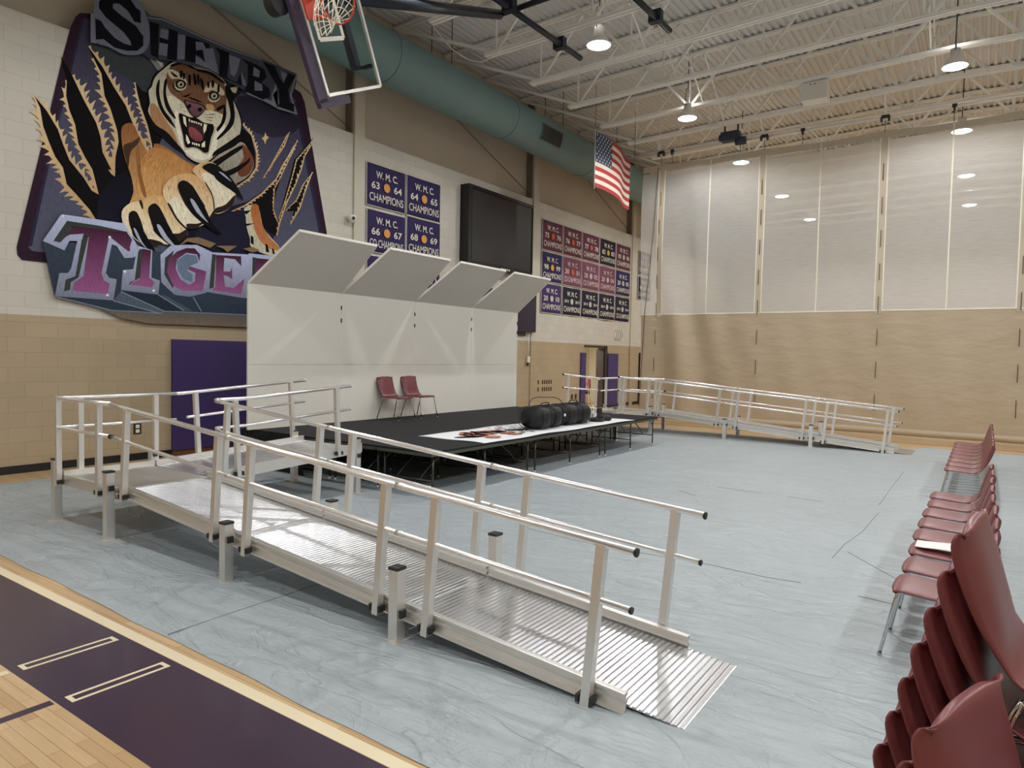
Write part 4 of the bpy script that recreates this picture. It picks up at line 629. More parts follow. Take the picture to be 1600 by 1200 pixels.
('lettering_base',(112,124,138),None,0,[7.597,2.44,9.586,2.494,9.587,2.51,7.597,2.454]),
('letter',(160,168,196),(108,112,130),0,[5.969,3.328,6.147,3.506,6.597,3.578,6.905,3.482,6.877,3.157,6.764,2.778,6.462,2.685,6.198,2.699,5.981,2.884]),
('letter',(52,56,54),None,0,[6.198,3.433,6.045,3.288,6.032,3.013,6.172,2.802,6.224,2.933,6.095,3.12,6.173,3.354]),
('letter',(58,28,46),(132,78,122),0,[6.25,3.42,6.108,3.284,6.077,3.068,6.185,2.841,6.355,2.773,6.708,2.812,6.77,3.145,6.462,3.2,6.435,3.146,6.57,3.097,6.557,2.954,6.462,2.885,6.302,2.966,6.224,3.135,6.25,3.289,6.408,3.416,6.598,3.415,6.639,3.299,6.658,3.418,6.557,3.513,6.409,3.497]),
('letter',(92,108,128),None,0,[6.25,3.276,6.408,3.398,6.584,3.395,6.625,3.284,6.489,3.216,6.422,3.132,6.516,3.065,6.516,2.937,6.355,2.972,6.25,3.113]),
('letter',(160,168,196),(108,112,130),0,[6.792,3.483,7.656,3.549,7.691,2.746,7.441,2.748,6.736,2.796]),
('letter',(52,56,54),None,0,[6.877,3.46,6.948,3.456,6.906,2.883,6.821,2.848]),
('letter',(58,28,46),(132,78,122),0,[6.948,3.451,7.438,3.493,7.445,3.316,7.316,3.423,7.108,3.423,7.094,3.181,7.227,3.196,7.257,3.286,7.263,3.059,7.168,3.109,7.094,3.114,7.124,2.916,7.288,2.91,7.507,3.095,7.446,2.809,6.863,2.834,6.935,2.898]),
('letter',(160,168,196),(108,112,130),0,[7.593,3.568,8.314,3.591,8.419,3.387,8.248,3.194,8.529,2.753,7.627,2.78]),
('letter',(52,56,54),None,0,[7.672,3.509,7.751,3.505,7.722,2.86,7.659,2.855]),
('letter',(58,28,46),(132,78,122),0,[7.751,3.5,8.178,3.517,8.281,3.371,8.113,3.208,8.354,2.856,8.115,2.851,7.915,3.131,7.916,2.848,7.706,2.859]),
('letter',(160,168,196),(108,112,130),0,[8.453,3.565,9.145,3.592,9.192,2.772,8.494,2.779]),
('letter',(58,28,46),(132,78,122),0,[8.595,3.495,9.033,3.517,9.034,3.366,8.812,3.402,8.74,3.304,9.074,3.128,9.076,2.885,8.635,2.879,8.598,3.053,8.815,3.014,8.851,3.077,8.561,3.256]),
('letter',(160,168,196),(108,112,130),0,[5.375,3.014,5.532,3.044,5.568,3.227,5.593,3.422,5.833,3.383,5.82,2.942,5.956,2.906,5.931,2.677,5.346,2.699]),
('letter',(52,56,54),None,0,[5.616,3.378,5.676,3.374,5.65,2.924,5.485,2.835,5.461,2.785,5.555,2.866]),
('letter',(58,28,46),(132,78,122),0,[5.676,3.386,5.816,3.376,5.783,2.938,5.874,2.869,5.832,2.784,5.473,2.791,5.638,2.904]),
('letter',(160,168,196),(108,112,130),0,[4.272,3.3,4.509,3.713,4.579,3.725,5.396,3.737,5.557,3.489,5.633,3.368,5.557,3.238,5.51,3.22,5.398,3.201,5.285,3.374,5.213,3.387,5.123,2.939,5.178,2.87,5.283,2.862,5.232,2.529,4.421,2.528,4.483,2.869,4.594,2.881,4.639,2.953,4.724,3.367,4.617,3.351,4.552,3.204]),
('letter',(52,56,54),None,0,[4.408,3.32,4.589,3.639,5.039,3.642,5.441,3.614,5.487,3.336,5.463,3.309,5.181,3.499,4.845,3.441,4.783,3.465,4.877,3.446,4.737,2.829,4.634,2.751,4.623,2.639,4.541,2.609,4.563,2.778,4.696,2.847,4.782,3.375,4.814,3.488,4.598,3.437,4.496,3.311]),
('letter',(58,28,46),(132,78,122),0,[4.577,3.411,4.669,3.537,4.629,3.575,5.441,3.602,5.515,3.502,5.463,3.309,5.174,3.507,5.061,2.932,5.096,2.82,5.179,2.782,5.148,2.616,4.657,2.631,4.679,2.751,4.804,2.859,4.883,3.447,4.814,3.488,4.659,3.468]),
('letter',(196,198,206),None,0,[5.201,3.495,5.198,3.485,5.193,3.477,5.185,3.472,5.176,3.471,5.168,3.474,5.162,3.48,5.161,3.489,5.163,3.498,5.168,3.506,5.176,3.511,5.185,3.513,5.193,3.51,5.199,3.504]),
('letter',(196,198,206),None,0,[4.557,3.706,4.555,3.697,4.55,3.689,4.543,3.684,4.535,3.683,4.528,3.685,4.523,3.691,4.521,3.7,4.523,3.709,4.528,3.716,4.535,3.721,4.543,3.723,4.55,3.72,4.555,3.714]),
('letter',(196,198,206),None,0,[5.163,2.605,5.161,2.596,5.155,2.588,5.147,2.584,5.139,2.583,5.131,2.586,5.125,2.593,5.123,2.602,5.125,2.611,5.131,2.619,5.139,2.624,5.148,2.625,5.156,2.621,5.161,2.614]),
('letter',(196,198,206),None,0,[5.425,2.996,5.423,2.986,5.417,2.978,5.409,2.973,5.4,2.972,5.391,2.975,5.386,2.982,5.384,2.991,5.386,3.001,5.392,3.009,5.4,3.014,5.409,3.015,5.417,3.012,5.423,3.005]),
('letter',(196,198,206),None,0,[5.879,2.739,5.876,2.729,5.87,2.721,5.861,2.716,5.851,2.715,5.843,2.718,5.836,2.725,5.834,2.735,5.836,2.745,5.843,2.753,5.851,2.758,5.861,2.759,5.87,2.755,5.876,2.748]),
('shadow_lettering',(62,66,76),(56,60,70),0,[4.926,6.74,4.993,6.776,4.979,6.893,5.032,7.003,5.181,7.133,5.467,7.234,5.695,7.148,5.812,7.085,6.004,7.124,7.168,7.097,7.844,7.139,8.628,7.132,8.605,6.927,8.52,6.701,8.644,6.365,8.203,6.338,8.055,6.43,7.554,6.442,7.027,6.521,6.831,6.581,6.101,6.484,5.81,6.403,5.623,6.447,5.464,6.392,5.264,6.359,5.092,6.422,4.991,6.333,4.924,6.325]),
('shadow_lettering',(112,114,128),None,0,[5.753,7.033,6.004,7.107,7.168,7.081,7.828,7.123,7.835,7.104,7.168,7.055,6.004,7.084,5.764,7.015]),
('shadow_lettering',(112,114,128),None,0,[7.554,6.453,8.055,6.444,8.087,6.564,8.184,6.705,8.203,6.338,8.644,6.365,8.609,6.389,8.236,6.384,8.151,6.804,8.039,6.494,7.895,6.394,7.524,6.406]),
('shadow_lettering',(112,114,128),None,0,[4.926,6.74,4.993,6.772,4.997,6.397,5.092,6.422,5.081,6.396,4.991,6.333,4.924,6.325]),
('shadow_lettering',(112,114,128),None,0,[8.603,7.124,8.628,7.118,8.503,6.696,8.644,6.365,8.592,6.37,8.459,6.682,8.553,6.994]),
('shadow_lettering',(104,108,126),None,1,[4.968,6.779,4.979,6.904,5.043,7.029,5.203,7.164,5.467,7.257,5.672,7.207,5.741,7.052,5.788,6.908,5.799,6.679,5.74,6.517,5.623,6.4,5.396,6.322,5.177,6.354,5.008,6.357,4.957,6.578]),
('shadow_lettering',(17,17,24),None,0,[4.988,6.7,5.072,6.694,5.125,6.623,5.265,6.521,5.397,6.486,5.514,6.498,5.498,6.56,5.398,6.658,5.137,6.778,5.042,6.871,5.042,6.968,5.138,7.097,5.311,7.185,5.512,7.19,5.584,7.106,5.653,7.085,5.662,6.899,5.56,6.882,5.466,7.003,5.333,7.06,5.25,7.029,5.236,6.956,5.354,6.898,5.583,6.827,5.698,6.71,5.698,6.567,5.605,6.454,5.441,6.393,5.264,6.373,5.103,6.441,4.997,6.392]),
('shadow_lettering',(17,17,24),None,0,[5.8,6.987,5.96,7.0,5.943,6.934,5.935,6.448,5.815,6.47]),
('shadow_lettering',(17,17,24),None,0,[5.955,6.79,6.156,6.803,6.156,6.748,5.955,6.715]),
('shadow_lettering',(17,17,24),None,0,[6.102,6.99,6.257,7.003,6.239,6.528,6.076,6.494]),
('shadow_lettering',(17,17,24),None,0,[6.392,6.99,6.583,7.007,6.557,6.602,6.374,6.576]),
('shadow_lettering',(17,17,24),None,0,[6.575,7.009,6.809,7.013,6.837,6.867,6.763,6.915,6.575,6.925]),
('shadow_lettering',(17,17,24),None,0,[6.575,6.814,6.69,6.868,6.728,6.683,6.655,6.731,6.567,6.744]),
('shadow_lettering',(17,17,24),None,0,[6.919,6.999,7.191,7.007,7.146,6.569,7.204,6.542,7.344,6.547,7.397,6.711,7.439,6.521,6.993,6.535,7.012,6.906]),
('shadow_lettering',(17,17,24),None,0,[7.425,6.989,7.735,6.993,7.908,6.962,7.941,6.83,7.837,6.711,8.006,6.647,8.029,6.512,7.87,6.408,7.487,6.447,7.553,6.606,7.558,6.925]),
('shadow_lettering',(17,17,24),None,0,[7.866,7.093,8.123,7.097,8.256,6.889,8.322,6.883,8.422,7.057,8.375,7.074,8.593,7.087,8.424,6.777,8.453,6.54,8.563,6.539,8.557,6.396,8.193,6.387,8.239,6.473,8.217,6.71]),
('shadow_lettering',(104,108,126),None,0,[5.974,6.94,6.107,6.963,6.092,6.81,5.962,6.8]),
('shadow_lettering',(104,108,126),None,0,[5.955,6.71,6.092,6.738,6.076,6.542,5.94,6.516]),
('shadow_lettering',(104,108,126),None,0,[6.262,6.956,6.389,6.996,6.374,6.596,6.246,6.555]),
('shadow_lettering',(104,108,126),None,0,[6.562,6.957,6.695,6.995,6.749,6.915,6.886,6.966,6.984,6.57,6.831,6.594,6.562,6.599,6.567,6.737,6.647,6.716,6.736,6.673,6.695,6.875,6.575,6.821]),
('shadow_lettering',(104,108,126),None,0,[7.182,6.968,7.402,6.975,7.349,6.747,7.285,6.621,7.203,6.645]),
('shadow_lettering',(104,108,126),None,0,[7.674,6.934,7.804,6.905,7.786,6.78,7.659,6.769]),
('shadow_lettering',(104,108,126),None,0,[7.693,6.693,7.849,6.677,7.863,6.568,7.694,6.514]),
('shadow_lettering',(104,108,126),None,0,[8.248,7.063,8.389,7.051,8.316,6.853]),
('shadow_lettering',(104,108,126),None,0,[7.417,6.771,7.538,6.548,7.448,6.532]),
]

mural = thing('wall_mural', 'large painted wall mural of a roaring tiger clawing through a purple panel with school lettering', 'mural', (XW, 7.0, 2.3))
GAIN = 1.35
bins = {}; order = []; cnt = {}
for i, (part, c1, c2, sm, q) in enumerate(MURAL):
    key = part
    if part == 'letter' and c1 == (160, 168, 196): cnt[part] = cnt.get(part, 0)+1
    if part == 'claw' and c1 == (20, 17, 18): cnt[part] = cnt.get(part, 0)+1
    if part == 'eye' and c1 == (176, 170, 146): cnt[part] = cnt.get(part, 0)+1
    if part == 'tooth': cnt[part] = i
    if part == 'torn_edge': cnt[part] = i
    if part in ('ear',) and c1 in ((120, 122, 122), (24, 20, 24)): cnt[part] = i
    key = (part, cnt.get(part, 0))
    bins.setdefault(key, []).append((i, c1, c2, sm, q))
for key, polys in bins.items():
    vs, fs, cols = [], [], []
    for i, c1, c2, sm, q in polys:
        pts = [(q[k], q[k+1]) for k in range(0, len(q), 2)]
        if sm:
            o = []; m_ = len(pts)
            for k in range(m_):
                p0, p1, p2, p3 = pts[k-1], pts[k], pts[(k+1) % m_], pts[(k+2) % m_]
                for t in (0, .33, .67):
                    o.append(tuple(.5*((2*p1[d])+(-p0[d]+p2[d])*t+(2*p0[d]-5*p1[d]+4*p2[d]-p3[d])*t*t+(-p0[d]+3*p1[d]-3*p2[d]+p3[d])*t**3) for d in (0, 1)))
            pts = o
        x = .012 + .0003*i
        zs = [p[1] for p in pts]; z0, z1 = min(zs), max(zs)
        ca = [v*GAIN for v in lin(c1)]; cb = [v*GAIN for v in lin(c2 or c1)]
        o = len(vs)
        for y, z in pts:
            t = (z-z0)/(z1-z0+1e-6); vs.append((x, y-7.0, z-2.3)); cols.append(tuple(min(1, cb[d]+(ca[d]-cb[d])*t) for d in range(3))+(1,))
        for t in tessellate_polygon([[Vector((a, b_, 0)) for a, b_ in pts]]): fs.append([o+j for j in t])
    me = bpy.data.meshes.new(key[0]); me.from_pydata(vs, [], fs); me.materials.append(PAINT)
    at = me.color_attributes.new('Col', 'FLOAT_COLOR', 'POINT')
    for k, c in enumerate(cols): at.data[k].color = c
    o = bpy.data.objects.new(key[0], me); C.objects.link(o); o.parent = mural

def inside(p, poly):
    c = False
    for i in range(len(poly)):
        (x0, y0), (x1, y1) = poly[i-1], poly[i]
        if (y0 > p[1]) != (y1 > p[1]) and p[0] < (x1-x0)*(p[1]-y0)/(y1-y0)+x0: c = not c
    return c
fr = random.Random(3); fv, ff, fc = [], [], []
FLOW = {'arm': (-.25, -1), 'head': (.15, -1), 'paw': (.35, -1), 'chest': (.1, -1), 'foreleg': (.3, -1)}
for i, (part, c1, c2, sm, q) in enumerate(MURAL):
    if part not in FLOW or sum(c1) < 200: continue
    pts = [(q[k], q[k+1]) for k in range(0, len(q), 2)]
    ys_, zs_ = [p[0] for p in pts], [p[1] for p in pts]; area = (max(ys_)-min(ys_))*(max(zs_)-min(zs_))
    for _ in range(int(min(420, area*330))):
        p = (fr.uniform(min(ys_), max(ys_)), fr.uniform(min(zs_), max(zs_)))
        if not inside(p, pts): continue
        cy = (min(ys_)+max(ys_))/2; d = Vector((FLOW[part][0]+(p[0]-cy)/(max(ys_)-min(ys_)+.01)*(1.0 if part == 'head' else .5)+fr.uniform(-.25, .25), FLOW[part][1])).normalized()
        L_ = fr.uniform(.05, .13); e = (p[0]+d.x*L_, p[1]+d.y*L_)
        if not inside(e, pts): continue
        n2 = Vector((-d.y, d.x))*fr.uniform(.003, .007); k = fr.choice((.55, .7, 1.25, 1.4))
        t = (p[1]-min(zs_))/(max(zs_)-min(zs_)); A_, B_ = lin(c1), lin(c2 or c1); o = len(fv); x = .012+.0003*i+.00015
        fv += [(x, p[0]+n2.x-7.0, p[1]+n2.y-2.3), (x, p[0]-n2.x-7.0, p[1]-n2.y-2.3), (x, e[0]-7.0, e[1]-2.3)]; ff.append((o, o+1, o+2))
        fc += [tuple(min(1, (B_[j]+(A_[j]-B_[j])*t)*GAIN*k) for j in range(3))+(1,)]*3
me = bpy.data.meshes.new('fur_strokes'); me.from_pydata(fv, [], ff); me.materials.append(PAINT); at = me.color_attributes.new('Col', 'FLOAT_COLOR', 'POINT')
for k, c in enumerate(fc): at.data[k].color = c
o = bpy.data.objects.new('fur_strokes', me); C.objects.link(o); o.parent = mural; o['kind'] = 'stuff'

# ------------------------------------------------------------------ text helper
def text_geo(s, h, wmax=None, bold=.012):
    """centred filled letters as (verts2d, faces)"""
    cu = bpy.data.curves.new('t', 'FONT'); cu.body = s; cu.size = 1; cu.align_x = 'CENTER'; cu.align_y = 'CENTER'; cu.offset = (bold if len(s) < 9 else .004)*1.6; cu.resolution_u = 3
    ob = bpy.data.objects.new('t', cu); me = bpy.data.meshes.new_from_object(ob)
    v = [(p.co.x, p.co.y) for p in me.vertices]; f = [list(p.vertices) for p in me.polygons]
    bpy.data.objects.remove(ob); bpy.data.meshes.remove(me); bpy.data.curves.remove(cu)
    x0, x1 = min(a for a, _ in v), max(a for a, _ in v); y0, y1 = min(b for _, b in v), max(b for _, b in v)
    sy = h/(y1-y0); sx = sy if wmax is None else min(1.25*sy, wmax/(x1-x0))
    return [((a-(x0+x1)/2)*sx, (b-(y0+y1)/2)*sy) for a, b in v], f

# ------------------------------------------------------------------ championship banners
def banner(y0, z1, w, h, left, right, word, cloth, ball, felt, label, group, loose=0.):
    t = thing('championship_banner', label, 'banner', (XW+.015, y0+w/2, z1-h), 0, group)
    def wob(y, z): return .012+.008*math.sin(y*7+y0)+loose*.02*math.sin(z*6+y0*3)*(1-z/h)
    B('cloth', cloth, t, lambda b: b.shell(12, 8, lambda u, v: (wob((u-.5)*w, v*h), (u-.5)*w, v*h+loose*.02*math.sin(u*9)), .004))
    e = MB(); k = .014
    for (a, b_) in (((-w/2, 0), (w/2, 0)), ((w/2, 0), (w/2, h)), ((w/2, h), (-w/2, h)), ((-w/2, h), (-w/2, 0))):
        e.tube([(wob(a[0]+(b_[0]-a[0])*i/8, a[1]+(b_[1]-a[1])*i/8)+.004, a[0]+(b_[0]-a[0])*i/8, a[1]+(b_[1]-a[1])*i/8) for i in range(9)], k*.7, 4)
    e.build('border', felt, t)
    def put(s, cy, cz, hh, wm):
        v, f = text_geo(s, hh, wm); L = MB()
        L.add([(.034+loose*.01, cy+a, cz+b_) for a, b_ in v], f); L.build('lettering', felt, t, fix=False)
    put('W. M. C.', 0.0, h*.76, h*.17, w*.56)
    if left:
        put(left, -w*.29, h*.50, h*.17 if len(left) < 3 else h*.1, w*.24); put(right, w*.29, h*.50, h*.17 if len(right) < 3 else h*.1, w*.24)
    put(word, 0, h*.22, h*.19, w*.88)
    if left: B('ball_patch', ball, t, lambda b: b.disc((.036, 0, h*.5), (1, 0, 0), h*.105, 20, .004))
    return t
gL = 'purple title banners on the wall beside the mural'
for y0, z1, l, r, wd, lb in ((10.49, 5.93, '63', '64', 'CHAMPIONS', 'purple felt banner reading W.M.C. 63 64 champions'), (11.73, 5.93, '64', '65', 'CHAMPIONS', 'purple felt banner reading W.M.C. 64 65 champions'),
    (10.51, 4.93, '66', '67', 'CO-CHAMPIONS', 'purple felt banner reading W.M.C. 66 67 co-champions'), (11.74, 4.99, '68', '69', 'CHAMPIONS', 'purple felt banner reading W.M.C. 68 69 champions'),
    (10.52, 3.93, '', '', 'CHAMPIONS', 'purple felt banner mostly hidden behind the first two shell canopies'), (11.75, 4.02, '70', '71', 'CHAMPIONS', 'purple felt banner glimpsed between the second and third shell canopies')):
    banner(y0, z1, 1.19, .92, l, r, wd, NAVY, BALL, FELTW, lb, gL)
gR = 'title banners in the three-row block right of the video screen'
rows = [[('75', '76', 'CHAMPIONS', MARO, BALLR), ('76', '77', 'CHAMPIONS', MARO, BALLR), ('77', '78', 'CHAMPIONS', MARO, BALLR), ('82', '83', 'CHAMPIONS', INK, BALLY), ('95', '96', 'CHAMPIONS', MARO, BALLW)],
        [('98', '99', 'CHAMPIONS', NAVY, BALL), ('20', '01', 'CO-CHAMPIONS', PLUM, BALLR), ('20', '02', 'CO-CHAMPIONS', PLUM, BALLW), ('20', '04', 'CHAMPIONS', PLUM, BALLW), ('20', '05', 'CHAMPIONS', NAVY, BALLW)],
        [('20', '10', 'CHAMPIONS', VIOL, BALLW), ('2012', '2013', 'CHAMPIONS', INK, BALLW), ('2013', '2014', 'CHAMPIONS', INK, BALLW), ('2014', '2015', 'CHAMPIONS', INK, BALLW), ('2015', '2016', 'CO-CHAMPIONS', INK, BALLW)]]
cn = {id(MARO): 'dark maroon', id(NAVY): 'purple', id(INK): 'near-black', id(PLUM): 'faded plum', id(VIOL): 'violet'}
for j, row in enumerate(rows):
    for i, (l, r, wd, cl, bl) in enumerate(row):
        banner(17.62+1.255*i, 5.94-.955*j, 1.2, .9, l, r, wd, cl, bl, FELTW if cl is not PLUM else FELTP,
               '%s banner, %s from left in the %s row of the right block' % (cn[id(cl)], ordn[i], ('top', 'middle', 'bottom')[j]), gR, 1. if j == 2 and i else 0.)
banner(24.6, 5.94, 1.2, .9, '19', '20', 'CHAMPIONS', MARO, BALLR, FELTW, 'upper maroon banner half hidden behind the curtain edge', gR); banner(24.59, 4.96, 1.2, .88, '98', '20', 'CHAMPIONS', INK, BALLW, FELTW, 'lower dark banner half hidden behind the curtain edge', gR)

# ------------------------------------------------------------------ video screen, scoreboard, small wall things
t = thing('video_screen', 'large dark wall-mounted video screen in a deep black cabinet', 'screen', (XW, 15.22, 4.1))
B('cabinet', SCREENF, t, lambda b: b.box((0, -1.49, 0), (.26, 1.5, 2.03)))
B('display', SCREEN, t, lambda b: b.box((.26, -1.33, .12), (.266, 1.46, 1.92)))
B('bezel', SCREENF, t, lambda b: [b.box(p, q) for p, q in (((.26, -1.49, 0), (.285, 1.5, .1)), ((.26, -1.49, 1.94), (.285, 1.5, 2.03)), ((.26, -1.49, .1), (.285, -1.37, 1.94)), ((.26, 1.47, .1), (.285, 1.5, 1.94)))])
B('badge', FELTW, t, lambda b: [b.box((.286, -.05+.09*k, .02), (.29, .01+.09*k, .06)) for k in range(5)])
t = thing('scoreboard', 'dark purple scoreboard low on the wall behind the acoustic shell', 'scoreboard', (XW, 15.9, 2.5))
B('case', DPURP, t, lambda b: b.box((0, -1.2, 0), (.14, 1.3, 1.1))); B('mounting_rail', HARD, t, lambda b: b.box((0, -1.2, -.12), (.05, .9, -.02)))
t = thing('cord_box', 'small white control box hanging on a cord below the scoreboard', 'control box', (XW+.06, 16.95, 1.5))
B('box', BOXW, t, lambda b: b.box((-.03, -.05, .1), (.03, .05, .28))); B('cord', BOXW, t, lambda b: b.tube([(0, 0, .28), (0, .01, 1.0)], .012, 6)); B('plug', HARD, t, lambda b: b.box((-.02, -.06, .0), (.02, .0, .1)))
t = thing('security_camera', 'small white dome camera on the wall between mural and banners', 'camera', (XW, 10.02, 4.62))
B('dome', BOXW, t, lambda b: b.lathe([(0, -.1), (.06, -.08), (.09, 0), (.08, .06), (.0, .08)], (.1, 0, 0), 16)); B('lens', BLACK, t, lambda b: b.disc((.19, -.03, -.01), (1, -.3, 0), .035, 12, .02)); B('bracket', BOXW, t, lambda b: b.box((0, -.04, -.02), (.1, .04, .04)))
t = thing('wall_outlet', 'brown wall outlet on the tan blocks behind the ramp landing', 'outlet', (XW, 5.62, .42))
B('cover_plate', OUTL, t, lambda b: b.box((0, -.06, -.0), (.012, .06, .17))); B('socket', BOXW, t, lambda b: (b.box((.012, -.03, .02), (.018, .03, .075)), b.box((.012, -.03, .095), (.018, .03, .15))))
t = thing('block_vents', 'two rows of small dark slots in the tan wall beyond the stage', 'wall vent', (XW, 18.0, .72))
for zz in (0, .22):
    for k in (0, 2, 3, 4, 5, 6): B('slot', OUTL, t, lambda b: b.box((0, -.42+.125*k, zz), (.008, -.36+.125*k, zz+.12)))
t = thing('light_switch', 'pair of small dark wall plates beside the doorway pad', 'switch', (XW, 19.7, .4))
for k in (0, 1): B('plate', OUTL, t, lambda b: b.box((0, .25*k-.06, 0), (.01, .25*k+.06, .16)))
t = thing('exit_device', 'small wire-guarded sign box high on the wall right of the doorway', 'sign', (XW, 23.0, 2.45))
B('plate', BOXW, t, lambda b: b.box((0, -.3, 0), (.03, .3, .35)))
B('guard', HARD, t, lambda b: [b.tube([(.05, -.3+.15*k, 0), (.07, -.2+.15*k, .2), (.05, -.3+.15*k, .35)], .01, 5) for k in range(4)])
t = thing('wall_pad', 'tall purple wall pad standing left of the acoustic shell', 'wall pad', (XW, 6.9, 0)); B('cushion', PAD, t, lambda b: b.box((.0, -.72, .1), (.06, .72, 1.96))); B('base_strip', BEAMB, t, lambda b: b.box((0, -.72, 0), (.04, .72, .1)))
tag(B('door_pad', PAD, None, lambda b: b.box((XW, 20.2, .05), (XW+.06, 20.52, 1.94))), 'narrow purple pad left of the far doorway', 'wall pad')
tag(B('door_pad', PAD, None, lambda b: b.box((XW, 22.18, .05), (XW+.06, 22.98, 1.94))), 'wide purple pad right of the far doorway', 'wall pad')
tag(B('door_pad', RUBBER, None, lambda b: b.box((XW, 24.9, .0), (XW+.08, 25.5, 2.0))), 'black padded door edge by the curtain corner', 'wall pad')
t = thing('open_door', 'dark open door leaf folded back at the far doorway', 'door', (XW+.02, DY1, 0)); B('leaf', mat('door_dark', (52, 42, 40), .5), t, lambda b: b.box((-.31, -.05, .02), (-.02, -.005, 2.1))); B('handle', CHROME, t, lambda b: b.bar((-.25, -.07, 1.0), (-.1, -.07, 1.0), .03))
struct(B('trim_%d' % tn, mat('door_head_dark', (48, 40, 36), .5), None, lambda b: (b.box((XW-.02, DY0-.05, DZ), (XW+.03, DY1+.05, DZ+.07)), b.box((XW-.02, DY1, 0), (XW+.03, DY1+.2, DZ+.07))))); tn += 1

# ------------------------------------------------------------------ tarp over the floor
def tz(x, y):
    z = .012+.004*math.sin(x*1.7+y*.6)+.004*math.sin(y*2.3-x*.4)+.003*math.sin(x*5.1+1.3*math.sin(y*3))
    for yc in (3.59, 15.91):          # pressed flat under the ramp toes
        d = max(0, abs(x+1.45)-.5)+max(0, abs(y-yc)-.5); z = .003+(z-.003)*min(1, d/.3)
    return z
tp = thing('floor_tarp', 'pale grey wrinkled protective tarp spread over the gym floor', 'floor covering', (0, 0, 0))
def tarp(b, x0, x1, y0, y1, nx, ny):
    def f(u, v):
        x = x0+(x1-x0)*u; y = y0+(y1-y0)*v
        if v == 0 and y0 < 3: y = y0 + (.007*math.sin(x*3.1)+.005*math.sin(x*7.3)) - .020*(min(max(x, -7.5), -2)+6.8)
        return (x, y, tz(x, y) if 0 < u < 1 and 0 < v < 1 else .003)
    b.grid(nx, ny, f)
B('sheet', TARP, tp, lambda b: tarp(b, -10.44, 9.2, 2.305, 16.62, 160, 120), fix=False)
B('sheet', TARP, tp, lambda b: tarp(b, -1.1, 9.2, 16.55, 16.95, 60, 8), fix=False)
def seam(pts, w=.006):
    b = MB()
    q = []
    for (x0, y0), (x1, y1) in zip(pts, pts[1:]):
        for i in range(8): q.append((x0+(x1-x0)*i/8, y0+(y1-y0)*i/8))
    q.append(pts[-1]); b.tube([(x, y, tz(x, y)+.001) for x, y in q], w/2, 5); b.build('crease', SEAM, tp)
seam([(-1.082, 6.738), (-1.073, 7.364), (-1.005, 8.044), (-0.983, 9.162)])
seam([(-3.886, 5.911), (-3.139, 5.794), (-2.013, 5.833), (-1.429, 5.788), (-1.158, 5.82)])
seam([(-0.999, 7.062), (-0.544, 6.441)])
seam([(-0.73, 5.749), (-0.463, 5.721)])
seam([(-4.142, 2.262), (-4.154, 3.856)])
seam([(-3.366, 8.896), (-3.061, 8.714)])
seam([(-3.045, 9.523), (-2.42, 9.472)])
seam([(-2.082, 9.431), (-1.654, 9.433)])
seam([(-1.044, 9.698), (-1.05, 12.945)])

